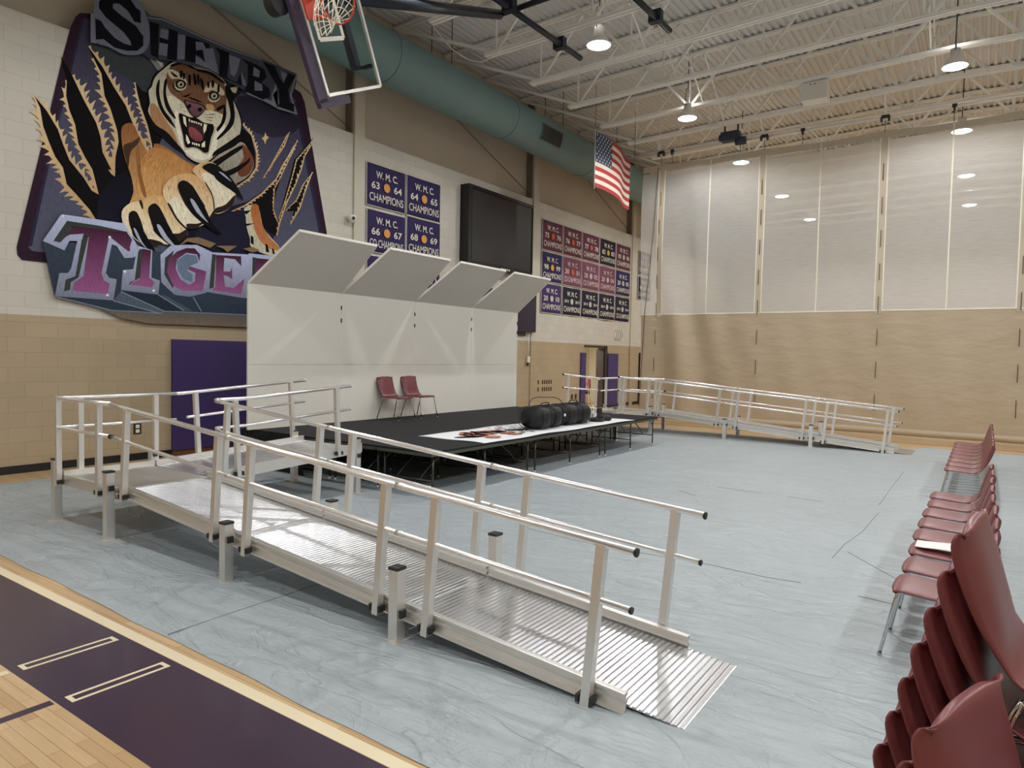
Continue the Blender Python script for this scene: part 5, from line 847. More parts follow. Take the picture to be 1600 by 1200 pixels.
# ------------------------------------------------------------------ aluminium ramp systems
def ramp_system(Y0, s, names):
    """s=+1: short upper ramp leaves towards +Y; Y0 is the outer long side"""
    T = lambda x, v, z: (x, Y0+s*v, z)
    K = .0855; W = .91; ZP = .47
    dz = lambda x: K*(-1.13-x)             # deck surface along the long ramp
    # ---- long sloping ramp
    r = thing('access_ramp', names[0], 'ramp')
    secs = [(-6.6, -4.79), (-4.79, -2.97), (-2.97, -1.13)]
    for a, b_ in secs:
        pr = []; x = a+.01; 
        while x < b_-.028:
            rh = .009 if b_-x > .12 else .005; pr += [(x, 0), (x+.005, rh), (x+.021, rh), (x+.026, 0)]; x += .036
        pr = [(x_, dz(x_)+h) for x_, h in pr]
        top = pr; bot = [(b_-.005, dz(b_-.005)-(.012 if b_ > -1.2 else .03)), (a+.005, dz(a)-.03)]
        if b_ > -1.2: top = pr+[(b_, .004)]; bot = [(b_, -.001), (a+.005, dz(a)-.03)]
        mb = MB(); mb.prism([(p, max(q, .002)) for p, q in top+bot], lambda p, q, t: T(p, t, q), .03, W-.03); mb.build('deck_panel', ALUD, r)
    for v0, v1 in ((-.01, .03), (W-.03, W+.01)):
        for a, b_ in ((-6.6, -4.80), (-4.78, -2.98), (-2.96, -1.435)):
            mb = MB(); vo = v0 if v0 < .1 else v1; vi = v1 if v0 < .1 else v0
            for p, q, va, vb in ((-.03, .075, v0+.015, v1-.015), (.06, .075, v0, v1), (-.03, -.018, v0-(.02 if v0 < .1 else 0), v1+(0 if v0 < .1 else .02)), (.02, .03, v0, v1)):
                mb.prism([(a, max(.003, dz(a)+p)), (b_, max(.003, dz(b_)+p)), (b_, max(.012, dz(b_)+q)), (a, dz(a)+q)], lambda c, d, t: T(c, t, d), va, vb)
            mb.build('side_beam', ALU, r)
    nrm = Vector((K, 0, 1)).normalized()
    def post(par, x, v, zb, zt, lean=True):
        d = Vector((nrm.x, 0, 1)) if lean else Vector((0, 0, 1))
        mb = MB(); h = zt-zb; a = Vector(T(x, v, zb)); b2 = a+d*h
        mb.bar(a, b2, .05, .05, up=(0, 1, 0)); p = mb.build('post', ALU, par)
        for dx in (-.04, .04):
            mb = MB(); c = a+Vector((dx, 0, .045)); mb.box((c.x-.009, c.y-.028, c.z-.022), (c.x+.009, c.y+.028, c.z+.018)); mb.build('clamp', HARD, p)
        return b2
    rz = lambda x: 1.277-.0817*(x+6.67) if x > -6.67 else 1.277
    mz = lambda x: .975-.0805*(x+6.67) if x > -6.67 else .975
    xsP = [-6.42, -4.99, -4.57, -3.16, -2.74, -1.635]
    for v in (-.045, W+.045):
        for x in xsP: post(r, x, v, dz(x)-.05, rz(x)-.01)
        xa = -6.66 if v < 0 else -6.55
        for f, rad, e in ((rz, .021, -1.38), (mz, .017, -1.40)):
            vv = v if f is rz else v-.0
            mb = MB(); mb.tube([T(xa, vv, f(xa)), T(-6.4, vv, f(-6.4)), T(e, vv, f(e))], rad, 12, caps=True); ob = mb.build('handrail' if f is rz else 'mid_rail', ALUR, r)
            mb = MB(); mb.tube([T(e, vv, f(e)), T(e+.012, vv, f(e)-.001)], rad*1.12, 12); mb.build('end_cap', BLACK, ob)
            mb = MB()
            for xs2 in (-4.79, -2.97): mb = MB(); mb.tube([T(xs2-.03, vv, f(xs2-.03)), T(xs2+.03, vv, f(xs2+.03))], rad*1.06, 12); mb.build('splice', ALU, ob)
    def stub(par, x, v, top):
        mb = MB(); mb.box(*[tuple(map(min, T(x-.037, v-.037, .012), T(x+.037, v+.037, .012))), tuple(max(a, b_) for a, b_ in zip(T(x-.037, v-.037, 0), T(x+.037, v+.037, top)))]); p = mb.build('support_leg', ALU, par)
        mb = MB(); c = T(x, v, 0); mb.box((c[0]-.04, c[1]-.04, top), (c[0]+.04, c[1]+.04, top+.018)); mb.build('cap', HARD, p)
        mb = MB(); mb.box((c[0]-.07, c[1]-.07, .0), (c[0]+.07, c[1]+.07, .014)); mb.build('foot_plate', ALU, p)
        for dx in (-.048, .048):
            mb = MB(); mb.box((c[0]+dx-.010, c[1]-.02, max(.02, dz(x))), (c[0]+dx+.010, c[1]+.025, max(.1, dz(x)+.05))); mb.build('clamp', HARD, p)
    for x in (-4.79, -2.97):
        for v in (-.06, W+.07): stub(r, x, v, .455)
    # ---- level turning platform
    p = thing('ramp_platform', names[1], 'ramp platform')
    x0, x1 = -7.76, -6.61; vE = W+.02
    pr = []; x = x0+.02
    while x < x1-.04: pr += [(x, 0), (x+.012, .006), (x+.03, .006), (x+.042, 0)]; x += .05
    mb = MB(); mb.prism([(a, ZP+h) for a, h in pr]+[(x1-.01, ZP-.03), (x0+.01, ZP-.03)], lambda a, b_, t: T(a, t, b_), .03, vE-.02); mb.build('deck_panel', mat('platform_deck_'+names[3], (196, 192, 186), .45, 1., bump=(24, .2, .002, (6, .6, 1))), p)
    for nm, (a, b_) in {'side_beam': ((x0, -.01, ZP-.085), (x1, .03, ZP+.02)), 'side_beam.a': ((x0, .0, ZP-.085), (x0+.04, vE, ZP+.06)), 'side_beam.b': ((x0, vE-.03, ZP-.085), (x1, vE, ZP-.002)), 'side_beam.c': ((x1-.03, 0, ZP-.085), (x1, vE, ZP-.002))}.items():
        A_, B_ = T(*a), T(*b_); mb = MB(); mb.box(tuple(map(min, A_, B_)), tuple(map(max, A_, B_))); mb.build('side_beam', ALU, p)
    for x, v in ((-7.80, -.04), (-6.66, -.06), (-7.80, vE+.02), (-6.55, vE+.10)): stub(p, x, v, .64)
    for x in (-7.745, -6.88): post(p, x, -.045, ZP-.09, 1.27, False)
    for v in (.18, .97): post(p, x0-.02, v, ZP-.06, 1.27, False)
    for z, rad in ((1.277, .021), (.975, .017)):
        mb = MB(); mb.tube([T(-6.64, -.045, z), T(x0-.0, -.045, z), T(x0-.045, -.03, z), T(x0-.06, .02, z), T(x0-.05, .1, z), T(x0-.03, 1.22, z)], rad, 12); ob = mb.build('handrail' if z > 1 else 'mid_rail', ALUR, p)
        if z < 1: mb = MB(); mb.tube([T(-6.665, -.045, z), T(-6.62, -.045, z-.002)], rad*1.3, 10); mb.build('coupling', BLACK, ob)
    # ---- short upper ramp to the stage
    u = thing('upper_ramp', names[2], 'ramp')
    vA, vB = W+.04, 3.0; zu = lambda v: ZP+.052*(v-vA)
    mb = MB(); pr = []; v = vA
    while v < vB-.04: pr += [(v, 0), (v+.012, .006), (v+.03, .006), (v+.042, 0)]; v += .05
    mb.prism([(a, zu(a)+h) for a, h in pr]+[(vB, zu(vB)-.03), (vA, zu(vA)-.03)], lambda a, b_, t: T(t, a, b_), x0+.05, x1-.0); mb.build('deck_panel', ALUD, u)
    for xa, xb in ((x0, x0+.04), (x1, x1+.04)):
        mb = MB(); mb.prism([(vA, zu(vA)-.06), (vB, zu(vB)-.06), (vB, zu(vB)+.06), (vA, zu(vA)+.06)], lambda a, b_, t: T(t, a, b_), xa, xb); mb.build('side_beam', ALU, u)
    ru = lambda v, z0: z0+.0675*max(0, v-1.25)
    for x, vs_, ve in ((x0-.03, (1.5, 2.87), 3.06), (x1+.05, (1.22, 2.6), 2.78)):
        for v in vs_:
            mb = MB(); a = Vector(T(x, v, zu(v)-.04)); b2 = Vector(T(x, v-s*0-.045, ru(v, 1.27))); mb.bar(a, b2, .05, .05, up=(1, 0, 0)); po = mb.build('post', ALU, u)
            [B('clamp', HARD, po, lambda b: b.box((a.x-.03, a.y+dy-.009, a.z+.01), (a.x+.03, a.y+dy+.009, a.z+.055))) for dy in (-.042, .042)]
        for z0, rad in ((1.277, .021), (.985, .017)):
            st = 1.22 if x < -7 else W+.06
            pts = [T(x, vv, ru(vv, z0)) for vv in (st, 1.3, ve)]
            if x > -7: pts = [T(-6.5, W+.045, z0), T(x-.01, W+.055, z0), T(x-.03, W+.09, z0), T(x-.01, W+.17, z0)]+pts[1:]
            if x < -7 and z0 < 1: pts[0] = T(x, 1.35, ru(1.35, z0)); pts[1] = T(x, 1.5, ru(1.5, z0))
            mb = MB(); mb.tube(pts, rad, 12); ob = mb.build('handrail' if z0 > 1 else 'mid_rail', ALUR, u)
            mb = MB(); e = Vector(pts[-1]); mb.tube([e, e+Vector((0, s*.012, 0))], rad*1.12, 12); mb.build('end_cap', ALU if s > 0 else BLACK, ob)
    for x in (x0-.04, x1+.05): stub(u, x, vB-.1, .70)
    return r, p, u
ramp_system(3.14, 1, ('long aluminium access ramp with double handrails in the foreground', 'raised aluminium turning platform at the top of the near ramp, by the left wall', 'short aluminium ramp leading from the near platform up to the stage', 'near'))
ramp_system(16.36, -1, ('long aluminium access ramp with handrails in front of the tan curtain', 'raised aluminium turning platform behind the far end of the stage', 'short aluminium ramp leading from the far platform up to the stage', 'far'))

# ------------------------------------------------------------------ stage made of folding tables
ZS = .585
st = thing('stage_table', 'x', 'stage table', (0, 0, 0))
LX, LY = .965, 2.37
B('tabletop', CARPET, st, lambda b: b.box((-LX/2, -LY/2, ZS-.025), (LX/2, LY/2, ZS)))
B('edge_frame', EDGE, st, lambda b: [b.box(p, q) for p, q in (((-LX/2, -LY/2, ZS-.065), (LX/2, -LY/2+.025, ZS-.024)), ((-LX/2, LY/2-.025, ZS-.065), (LX/2, LY/2, ZS-.024)), ((-LX/2, -LY/2, ZS-.065), (-LX/2+.025, LY/2, ZS-.024)), ((LX/2-.025, -LY/2, ZS-.065), (LX/2, LY/2, ZS-.024)))])
for yy in (-1.08, 0, 1.08):
    for xx in (-.42, .42):
        l = B('leg', LEGM, st, lambda b: b.tube([(xx, yy, .03), (xx, yy, ZS-.05)], .014, 8)); B('glide', GLIDE, l, lambda b: b.tube([(xx, yy, .0), (xx, yy, .035)], .019, 8))
    B('crossbar', LEGM, st, lambda b: b.tube([(-.42, yy, .2), (.42, yy, .2)], .011, 6))
    if yy: 
        sg = -1 if yy > 0 else 1
        for xx in (-.2, .2): B('brace', LEGM, st, lambda b: b.tube([(xx, yy, .2), (xx, yy+sg*.16, .33), (xx, yy+sg*.5, ZS-.05)], .010, 6))
        for xx in (-.42, .42): B('brace', LEGM, st, lambda b: b.tube([(xx, yy, .40), (xx*.96, yy+sg*.05, .46), (xx*.96, yy+sg*.14, ZS-.06)], .010, 6))
for i in range(4):
    for j in range(3):
        x = -5.6-LX/2-LX*i; y = 6.38+LY/2+LY*j
        o = st if (i, j) == (0, 0) else dup(st)
        o.location = (x, y, 0)
        o['label'] = 'black-topped folding stage table, %s row from the front, %s from the near end' % (ordn[i], ordn[j]); o['group'] = 'folding tables forming the stage'

sk = thing('stage_skirt', 'black pleated skirting cloth along the rear and left end of the stage', 'skirting', (0, 0, 0))
B('cloth', CARPET, sk, lambda b: b.grid(80, 2, lambda u, v: (-9.50+.012*math.sin(u*400), 6.36+7.1*u, .02+.54*v)), fix=False)
B('cloth', CARPET, sk, lambda b: b.grid(40, 2, lambda u, v: (-9.50+1.5*u, 6.355+.010*math.sin(u*160), .02+.54*v)), fix=False)
# ------------------------------------------------------------------ acoustic shell
XS = -9.2; yb = [6.27, 8.10, 9.95, 11.74, 13.50]
for k, (a, b_) in enumerate(zip(yb, yb[1:])):
    t = thing('acoustic_shell', 'tall pale acoustic shell panel with tilted canopy, %s from the left' % ordn[k], 'acoustic shell', (XS, (a+b_)/2, ZS), 0, 'acoustic shell panels on the stage')
    w = (b_-a)/2-.006; zt = 2.81-ZS
    B('lower_panel', SHELL, t, lambda q: q.box((-.035, -w, .002), (0, w, .998))); B('upper_panel', SHELL, t, lambda q: q.box((-.035, -w, 1.003), (0, w, zt)))
    B('edge_strip', SHELLE, t, lambda q: q.box((-.04, -w-.003, .002), (.003, -w+.008, zt))); B('edge_strip', SHELLE, t, lambda q: q.box((-.04, w-.008, .002), (.003, w+.003, zt)))
    c = MB(); dx, dzz, tp_ = 1.0, .715, .15
    n_ = Vector((-dzz, 0, dx)).normalized()*.03
    q = [Vector((0, -w, zt)), Vector((0, w, zt)), Vector((dx, w-tp_, zt+dzz)), Vector((dx, -w+tp_, zt+dzz))]
    c.add(q+[v+n_ for v in q], [(0,1,2,3),(7,6,5,4),(0,4,5,1),(1,5,6,2),(2,6,7,3),(3,7,4,0)]); cn_ = c.build('canopy', SHELL, t)
    e = MB()
    for i0, i1 in ((1, 2), (2, 3), (3, 0)): e.bar(q[i0]+n_*.5, q[i1]+n_*.5, .012, .04)
    e.build('canopy_edge', SHELLE, cn_)
    B('hinge', HARD, t, lambda q_: [q_.box((-.01, w-.02, z), (.012, w+.0, z+.07)) for z in (zt-.28, zt-.5)])
    B('tower_frame', LEGM, t, lambda q_: (q_.bar((-.09, 0, .0), (-.09, 0, zt), .06), q_.bar((-.09, 0, zt-.02), (.5, 0, zt+.43), .03), q_.bar((-.09, 0, .02), (-.22, -w*.7, .02), .05), q_.bar((-.09, 0, .02), (-.22, w*.7, .02), .05), q_.bar((-.2, 0, .04), (-.1, 0, 1.0), .035)))

# ------------------------------------------------------------------ plastic stacking chairs
def smooth(pts, n):
    out = []; m = len(pts)
    for k in range(m-1):
        p0, p1, p2, p3 = pts[max(k-1, 0)], pts[k], pts[k+1], pts[min(k+2, m-1)]
        for i in range(n):
            t = i/n; out.append(tuple(.5*((2*p1[d])+(-p0[d]+p2[d])*t+(2*p0[d]-5*p1[d]+4*p2[d]-p3[d])*t*t+(-p0[d]+3*p1[d]-3*p2[d]+p3[d])*t**3) for d in range(len(p1))))
    out.append(pts[-1]); return out
# (x, z, half width, edge wrap)
PROF = smooth([(.238, .392, .195, -.006), (.224, .418, .208, -.014), (.17, .432, .213, -.018), (.03, .420, .216, -.016), (-.09, .410, .212, -.006), (-.155, .425, .203, .006), (-.185, .475, .196, -.010), (-.205, .56, .206, -.040), (-.232, .66, .216, -.052), (-.256, .735, .214, -.046), (-.266, .768, .204, -.026), (-.276, .784, .188, -.010), (-.292, .786, .172, -.002)], 3)
def make_chair(name, m, cat='chair'):
    t = thing(name, 'x', cat)
    NU = 20; NV = len(PROF)-1
    def f(u, v):
        j = round(v*NV); x, z, hw, wr = PROF[j]; q = 2*u-1
        k = abs(q)**4
        w = max(0., min(1., (z-.42)/.10)) if x < 0 else 0.; top = max(0., min(1., (v-.80)/.2)); top = top*top*(3-2*top)
        fr_ = max(0., min(1., 1-v/.10))
        dx = wr*k*w; dz = wr*k*(1-w)
        return (x+dx-.05*fr_*abs(q)**3, q*hw, z+dz-.035*top*abs(q)**3)
    B('shell', m, t, lambda b: b.shell(NU, NV, f, .007))
    for sg in (-1, 1):
        pts = [(.27, sg*.225, .012), (.20, sg*.195, .36), (.185, sg*.19, .392), (.155, sg*.187, .404), (-.11, sg*.187, .392), (-.145, sg*.19, .380), (-.165, sg*.195, .35), (-.27, sg*.225, .012)]
        l = B('leg_frame', CHROME, t, lambda b: b.tube(smooth(pts, 3), .0105, 10))
        B('glide', GLIDE if False else CHROME, l, lambda b: (b.tube([(.272, sg*.2255, 0), (.268, sg*.2245, .02)], .013, 8), b.tube([(-.272, sg*.2255, 0), (-.268, sg*.2245, .02)], .013, 8)))
    B('crossbar', CHROME, t, lambda b: (b.tube([(.12, -.187, .398), (.12, .187, .398)], .009, 8), b.tube([(-.09, -.187, .388), (-.09, .187, .388)], .009, 8)))
    return t
ch = make_chair('stage_chair', MAROOND)
ch.location = (-8.87, 9.12, ZS); ch.rotation_euler.z = .03; ch['label'] = 'maroon plastic chair on the stage, the left one by the shell'; ch['group'] = 'chairs on the stage'
dup(ch, (-8.89, 9.76, ZS), -.02, 'maroon plastic chair on the stage, the right one by the shell', 'chairs on the stage')
c0 = make_chair('stacking_chair', MAROON)
NEARROW = [(-.19, 4.92+.505*k) for k in range(8)]
for k, (x, y) in enumerate(NEARROW):
    o = c0 if k == 0 else dup(c0)
    o.location = (x+rnd.uniform(-.012, .012)-(.0 if k else .0), y, .006); o.rotation_euler.z = PI+rnd.uniform(-.03, .03)
    o['label'] = ('maroon plastic chair in the nearer right-hand row, %s from its near end' % ordn[k]) + (', holding papers' if k == 2 else ''); o['group'] = 'chairs in the nearer row'
for k in range(8):
    o = dup(c0, (-.17+.0*k, 10.75+.51*k, .006), PI+rnd.uniform(-.02, .02), 'maroon plastic chair in the far row by the curtain, %s from the near end' % ordn[k], 'chairs in the far row')
def stack(x, y, rz, n, lab, grp, step=.093, fwd_=.036):
    for k in range(n):
        o = dup(c0, (x+math.cos(rz)*fwd_*k, y+math.sin(rz)*fwd_*k, .006+step*k), rz, '%s, %s' % (lab, ('bottom chair' if k == 0 else ('topmost chair' if k == n-1 else '%s chair from the bottom' % ordn[k]))), grp)
stack(.12, 2.22, -.12, 7, 'maroon chair in the tall stack at the right edge', 'chairs in the tall near stack', .10, .026)
stack(.16, 1.66, -.32, 5, 'maroon chair in the low corner stack', 'chairs in the lower near stack', .080, .028)
stack(XW-1.3, 22.9, -1.2, 3, 'maroon chair stacked in the passage beyond the doorway', 'chairs beyond the doorway')
t = thing('paper_pile', 'loose white papers lying on the third chair seat of the row', 'papers', (-.24, NEARROW[2][1], .452), .1)
for k in range(3): B('sheet', PAPER, t, lambda b: b.box((-.14+.01*k, -.11, .002*k), (.14+.01*k, .11, .002*k+.0015), M=Matrix.Rotation(.12*k-.1, 4, 'Z')))

# ------------------------------------------------------------------ things on the stage
t = thing('floor_banner', 'white cloth banner with tiger print laid along the stage front', 'banner', (0, 0, ZS))
def fb(u, v): 
    x = -5.62-1.22*v + .0*u; y0 = 7.50; y1 = 12.35
    y = y0+(y1-y0)*u
    return (x + (.02*math.sin(u*14)), y, .006+.004*math.sin(u*23+v*5)+.004*math.sin(v*9))
B('cloth', BANW, t, lambda b: b.shell(60, 14, fb, .003))
def blob(b, cx, cy, rx, ry, n=12, z=.02):
    b.add([(cx+rx*math.cos(a)*rnd.uniform(.7, 1.15), cy+ry*math.sin(a)*rnd.uniform(.7, 1.15), z) for a in [i*2*PI/n for i in range(n)]], [list(range(n))])
B('tiger_print', [PRINTO, PRINTB, PRINTO], t, lambda b: ([blob(b, -6.2+rnd.uniform(-.3, .3), 8.4+rnd.uniform(-.38, .38), .13, .14) for _ in range(16)]), fix=False)
B('print_stripes', PRINTB, t, lambda b: [blob(b, -6.2+rnd.uniform(-.36, .36), 8.55+rnd.uniform(-.45, .6), .05, .035, 7, .022) for _ in range(34)], fix=False)
B('lettering_print', NAVY, t, lambda b: [blob(b, -6.62+rnd.uniform(-.1, .1)+.32*(k % 2), 8.98+.085*(k//2)+rnd.uniform(-.02, .02), .05, .03, 6, .024) for k in range(18)], fix=False)
def bag(x, y, w, label, h=.37, d=.52):
    t = thing('duffel_bag', label, 'bag', (x, y, ZS+.012), rnd.uniform(-.06, .06), 'black bags on the stage')
    for s_, off in ((-1, -w*.25), (1, w*.25)):
        def f(u, v):
            a = u*2*PI; pw = .62; ca, sa = math.cos(a), math.sin(a); e = math.sin(PI*min(max(v, .0), 1))**.32 if 0 < v < 1 else 0.0
            yy = off+(v-.5)*w*.56
            return (d/2*e*math.copysign(abs(ca)**pw, ca), yy, max(0.0, h/2+(h/2)*e*math.copysign(abs(sa)**pw, sa)-(1-e)*.0))
        B('compartment', BAG, t, lambda b: b.grid(28, 14, f))
    for off in (-w*.42, -w*.1, w*.1, w*.42):
        pts = []
        for i in range(32):
            a = i*2*PI/32; ca, sa = math.cos(a), math.sin(a); pts.append((d/2*.97*math.copysign(abs(ca)**.62, ca), off, h/2*1.0+h/2*.99*math.copysign(abs(sa)**.62, sa)))
        B('piping', BAGT, t, lambda b: b.tube(pts, .007, 6, closed=True))
    B('handle', BAGT, t, lambda b: b.tube(smooth([(.05, -.14, h), (.06, -.1, h+.05), (.06, .1, h+.05), (.05, .14, h)], 4), .011, 6))
    B('name_tag', PAPER, t, lambda b: b.box((d/2-.01, w*.40, h*.5), (d/2+.012, w*.44, h*.62)))
    return t
bag(-6.12, 9.76, .80, 'black rounded duffel bag on the stage, the nearer of two'); bag(-6.12, 10.72, .84, 'black rounded duffel bag on the stage, the farther of two')
t = thing('plastic_tub', 'small cream plastic tub behind the black bags on stage', 'tub', (-6.25, 11.75, ZS+.01)); B('body', BOXW, t, lambda b: b.lathe([(0, 0), (.085, 0), (.115, .22), (.12, .225), (.105, .22), (.08, .01), (0, .01)], (0, 0, 0), 20)); B('label_patch', PAPER, t, lambda b: b.box((.09, -.04, .06), (.105, .04, .14)))
t = thing('cable_pouch', 'small black pouch and coiled cables beside the bags', 'pouch', (-5.95, 11.62, ZS+.012)); B('pouch_body', BAG, t, lambda b: b.lathe([(0, 0), (.12, 0), (.15, .04), (.12, .1), (.05, .12), (0, .12)], (0, .1, 0), 16))
B('cable_coil', BLACK, t, lambda b: [b.tube([(.13*math.cos(a), -.2+.16*math.sin(a), .015+.014*k) for a in [i*2*PI/20 for i in range(20)]], .01, 6, closed=True) for k in range(4)])
t = thing('carry_case', 'small dark carry case standing behind the tub on stage', 'case', (-6.3, 12.1, ZS+.005)); B('case_body', BAG, t, lambda b: b.box((-.06, -.1, 0), (.06, .1, .2))); B('handle', BAGT, t, lambda b: b.tube([(0, -.05, .2), (0, -.03, .24), (0, .03, .24), (0, .05, .2)], .008, 6))
tag(B('loose_cable', BLACK, None, lambda b: b.tube(smooth([(-6.5, 9.9, ZS+.03), (-6.7, 10.3, ZS+.42), (-6.6, 10.7, ZS+.46), (-6.5, 11.0, ZS+.40), (-6.45, 11.3, ZS+.02)], 5), .008, 6)), 'thin black cable looping up behind the duffel bags', 'cable')

# ------------------------------------------------------------------ divider curtain
cu = thing('divider_curtain', 'huge hall divider curtain, white mesh above tan vinyl', 'curtain', (0, YC, 0))
XL = -8.5
def fold(x, z):
    t = max(0, min(1, (z)/7.4))
    a = .10*math.exp(-((x+7.2)/.9)**2)*math.sin((x+7.2+.34*(z-3)/2)*5.2)*(1.0-.35*t)
    b_ = .03*math.sin(x*1.9+z*.5)+.02*math.sin(x*3.7-z*.9+1)+.012*math.sin(x*7.1+z*2.2)
    return (a+b_*(1-.5*t))
def xlean(x, z): return x + .0*(z-3)
def topz(x):
    k = ((x-(-7.9)) % 2.86)/2.86; return 7.42-.05*math.sin(PI*k)
def cgrid(b, x0, x1, z0, z1, nx, nz, off=0.):
    def f(u, v):
        x = x0+(x1-x0)*u; zt = z1 if z1 < 7 else z1-7.42+topz(x); z = z0+(zt-z0)*v
        edge = .10*math.sin(z*.8)*(1-u) if x0 == XL and u == 0 else 0
        return (x+edge*.6, fold(x, z)+off, z)
    b.grid(nx, nz, f)
strips = [-7.93, -5.10, -2.23, .58, 3.43, 6.29, 9.1]
B('vinyl_skirt', VINYL, cu, lambda b: cgrid(b, XL, XR-.1, .16, 3.075, 260, 50), fix=False)
B('header', STRIPT, cu, lambda b: cgrid(b, XL, XR-.1, 7.22, 7.42, 200, 3), fix=False)
ed = [XL]+strips
for a, b_ in zip(ed, ed[1:]):
    B('mesh_panel', MESHM, cu, lambda b: cgrid(b, a+.0, b_-.0, 3.075, 7.22+.2-.2, 50, 50), fix=False)
    m_ = (a+b_)/2 if a != XL else None
    if m_: B('mesh_seam', WEB, cu, lambda b: cgrid(b, m_-.015, m_+.015, 3.075, 7.40, 1, 50, -.006), fix=False)
for x in strips:
    ln = -.10 if x == strips[0] else 0
    B('seam_strip', STRIPT, cu, lambda b: cgrid(b, x-.07, x+.07, 3.0, 7.42, 2, 50, -.008), fix=False)
    for sx in (-.085, .085): B('webbing', WEB, cu, lambda b: cgrid(b, x+sx-.014, x+sx+.014, 3.075, 7.25, 1, 50, -.010), fix=False)
    for k in range(9):
        z0 = 6.62-.80*k
        if z0 > .3: B('lift_strap', STRAP, cu, lambda b: b.tube([(x+ln*(7-z0-.1*i)*.2, fold(x, z0-.1*i)-.03, z0-.1*i) for i in range(5)], .008, 6))
B('bottom_webbing', WEB, cu, lambda b: cgrid(b, XL, XR-.1, 3.06, 3.095, 200, 1, -.008), fix=False)
B('hem_pipe', VINYL, cu, lambda b: b.tube([(x, fold(x, .12)*.8, .14) for x in [XL+.3*i for i in range(61)]], .085, 10))
B('edge_rope', STRAP, cu, lambda b: b.tube([(-8.02, -.1, 7.3), (-8.1, -.12, 5.5), (-8.3, -.13, 3.2), (-8.42, -.1, .4)], .010, 6))
trk = thing('curtain_track', 'long white steel pipe carrying the divider curtain below the joists', 'curtain track', (0, YC-.05, 7.72))
B('pipe', STEELW, trk, lambda b: b.tube([(-8.7, 0, -.02), (XR-.1, 0, .04)], .035, 10)); B('pipe', STEELW, trk, lambda b: b.tube([(-8.7, .16, .12), (XR-.1, .16, .16)], .025, 8))
for x in (-8.0, -5.1, -2.23, .58, 3.4, 6.3): B('hanger', STEELW, trk, lambda b: b.bar((x, -.02, 0), (x, -.30, .45), .03))
for i, x in enumerate((-7.93, -7.6, -5.05, -4.1, -2.23, -.83)):
    t = thing('pulley', 'small dark pulley on the curtain track, %s from the left' % ordn[i], 'pulley', (x, YC-.12, 7.66), 0, 'pulleys on the curtain track')
    w_ = .16 if i % 2 == 0 else .08
    [B('sheave', HARD, t, lambda b: b.tube([(dx-.02, 0, .0), (dx+.02, 0, 0)], .065, 14)) for dx in ((-w_/2, w_/2) if w_ > .1 else (0,))]; B('bracket', HARD, t, lambda b: b.box((-w_/2-.01, -.012, .02), (w_/2+.01, .012, .10)))
    B('rope', STRAP, t, lambda b: b.tube([(0, 0, -.05), (.0, .03, -.3)], .008, 5))
t = thing('winch_motor', 'dark blue-grey curtain winch motor on the track near the flag', 'winch', (-5.88, YC-.2, 7.70))
B('motor_body', MOTOR, t, lambda b: (b.box((-.28, -.12, .0), (.2, .12, .24)), b.tube([(-.34, 0, .12), (-.28, 0, .12)], .09, 12))); B('drum', MOTOR, t, lambda b: b.tube([(.1, 0, -.03), (.36, 0, -.03)], .11, 14)); B('mount', HARD, t, lambda b: (b.bar((-.2, 0, .24), (-.2, 0, .5), .04), b.bar((.15, 0, .24), (.15, 0, .5), .04)))
t = thing('ceiling_speaker', 'square white box hung under the joists near the curtain', 'speaker', (-3.47, 16.9, 7.70))
B('case', BOXW, t, lambda b: b.box((-.24, -.2, .0), (.3, .2, .4))); B('slot', HARD, t, lambda b: (b.box((-.06, -.205, .33), (-.02, -.19, .35)), b.box((.03, -.205, .33), (.07, -.19, .35)))); B('hanger', HARD, t, lambda b: (b.bar((-.15, 0, .4), (-.15, 0, .52), .02), b.bar((.2, 0, .4), (.2, 0, .52), .02)))

# ------------------------------------------------------------------ flag
FX = -8.6; t = thing('national_flag', 'American flag hanging from the roof joists before the curtain corner', 'flag', (FX, 16.07, 6.25))
FW, FH = 2.33, 1.42
def fy(u, z): return (.10*math.sin(u*5.5)+.04*math.sin(u*11+1)) * u
def fdrop(u): return -.14*u+.05*math.sin(u*4)
def fgrid(b, u0, u1, v0, v1, nu=20, mi=0, off=0):
    b.grid(nu, 2, lambda u, v: (fy(u0+(u1-u0)*u, 0)+off, (u0+(u1-u0)*u)*FW*.985, (v0+(v1-v0)*v)*FH+fdrop(u0+(u1-u0)*u)), mi)
for k in range(13):
    v0, v1 = k/13, (k+1)/13
    B('stripe', REDF if k % 2 == 0 else WHITEF, t, lambda b: fgrid(b, 0 if k < 6 else .40, 1, v0, v1), fix=False)
ct = B('canton', BLUEF, t, lambda b: fgrid(b, 0, .40, 6/13, 1, 12), fix=False)
def star(b, u, v, r=.042):
    c = Vector((fy(u, 0)+.008, u*FW*.985, v*FH+fdrop(u)))
    b.add([c]+[c+Vector((0, (r if i % 2 == 0 else r*.42)*math.sin(i*PI/5), (r if i % 2 == 0 else r*.42)*math.cos(i*PI/5))) for i in range(10)], [(0, 1+i, 1+(i+1) % 10) for i in range(10)])
sb = MB()
for r_ in range(9):
    for c_ in range(6 if r_ % 2 == 0 else 5):
        star(sb, .40*((c_+.5)/6 if r_ % 2 == 0 else (c_+1)/6), 6/13+7/13*(r_+.5+.1)/9.3)
sb.build('stars', WHITEF, ct, fix=False)
B('hoist_pole', ALF, t, lambda b: b.tube([(0, -.03, -.06), (0, -.03, FH+.12)], .016, 8)); B('cable', HARD, t, lambda b: (b.tube([(0, -.03, FH+.12), (0, -.03, 2.6)], .006, 5), b.tube([(.05, FW*.98, FH-.12), (.05, FW*.98, 2.6)], .006, 5)))

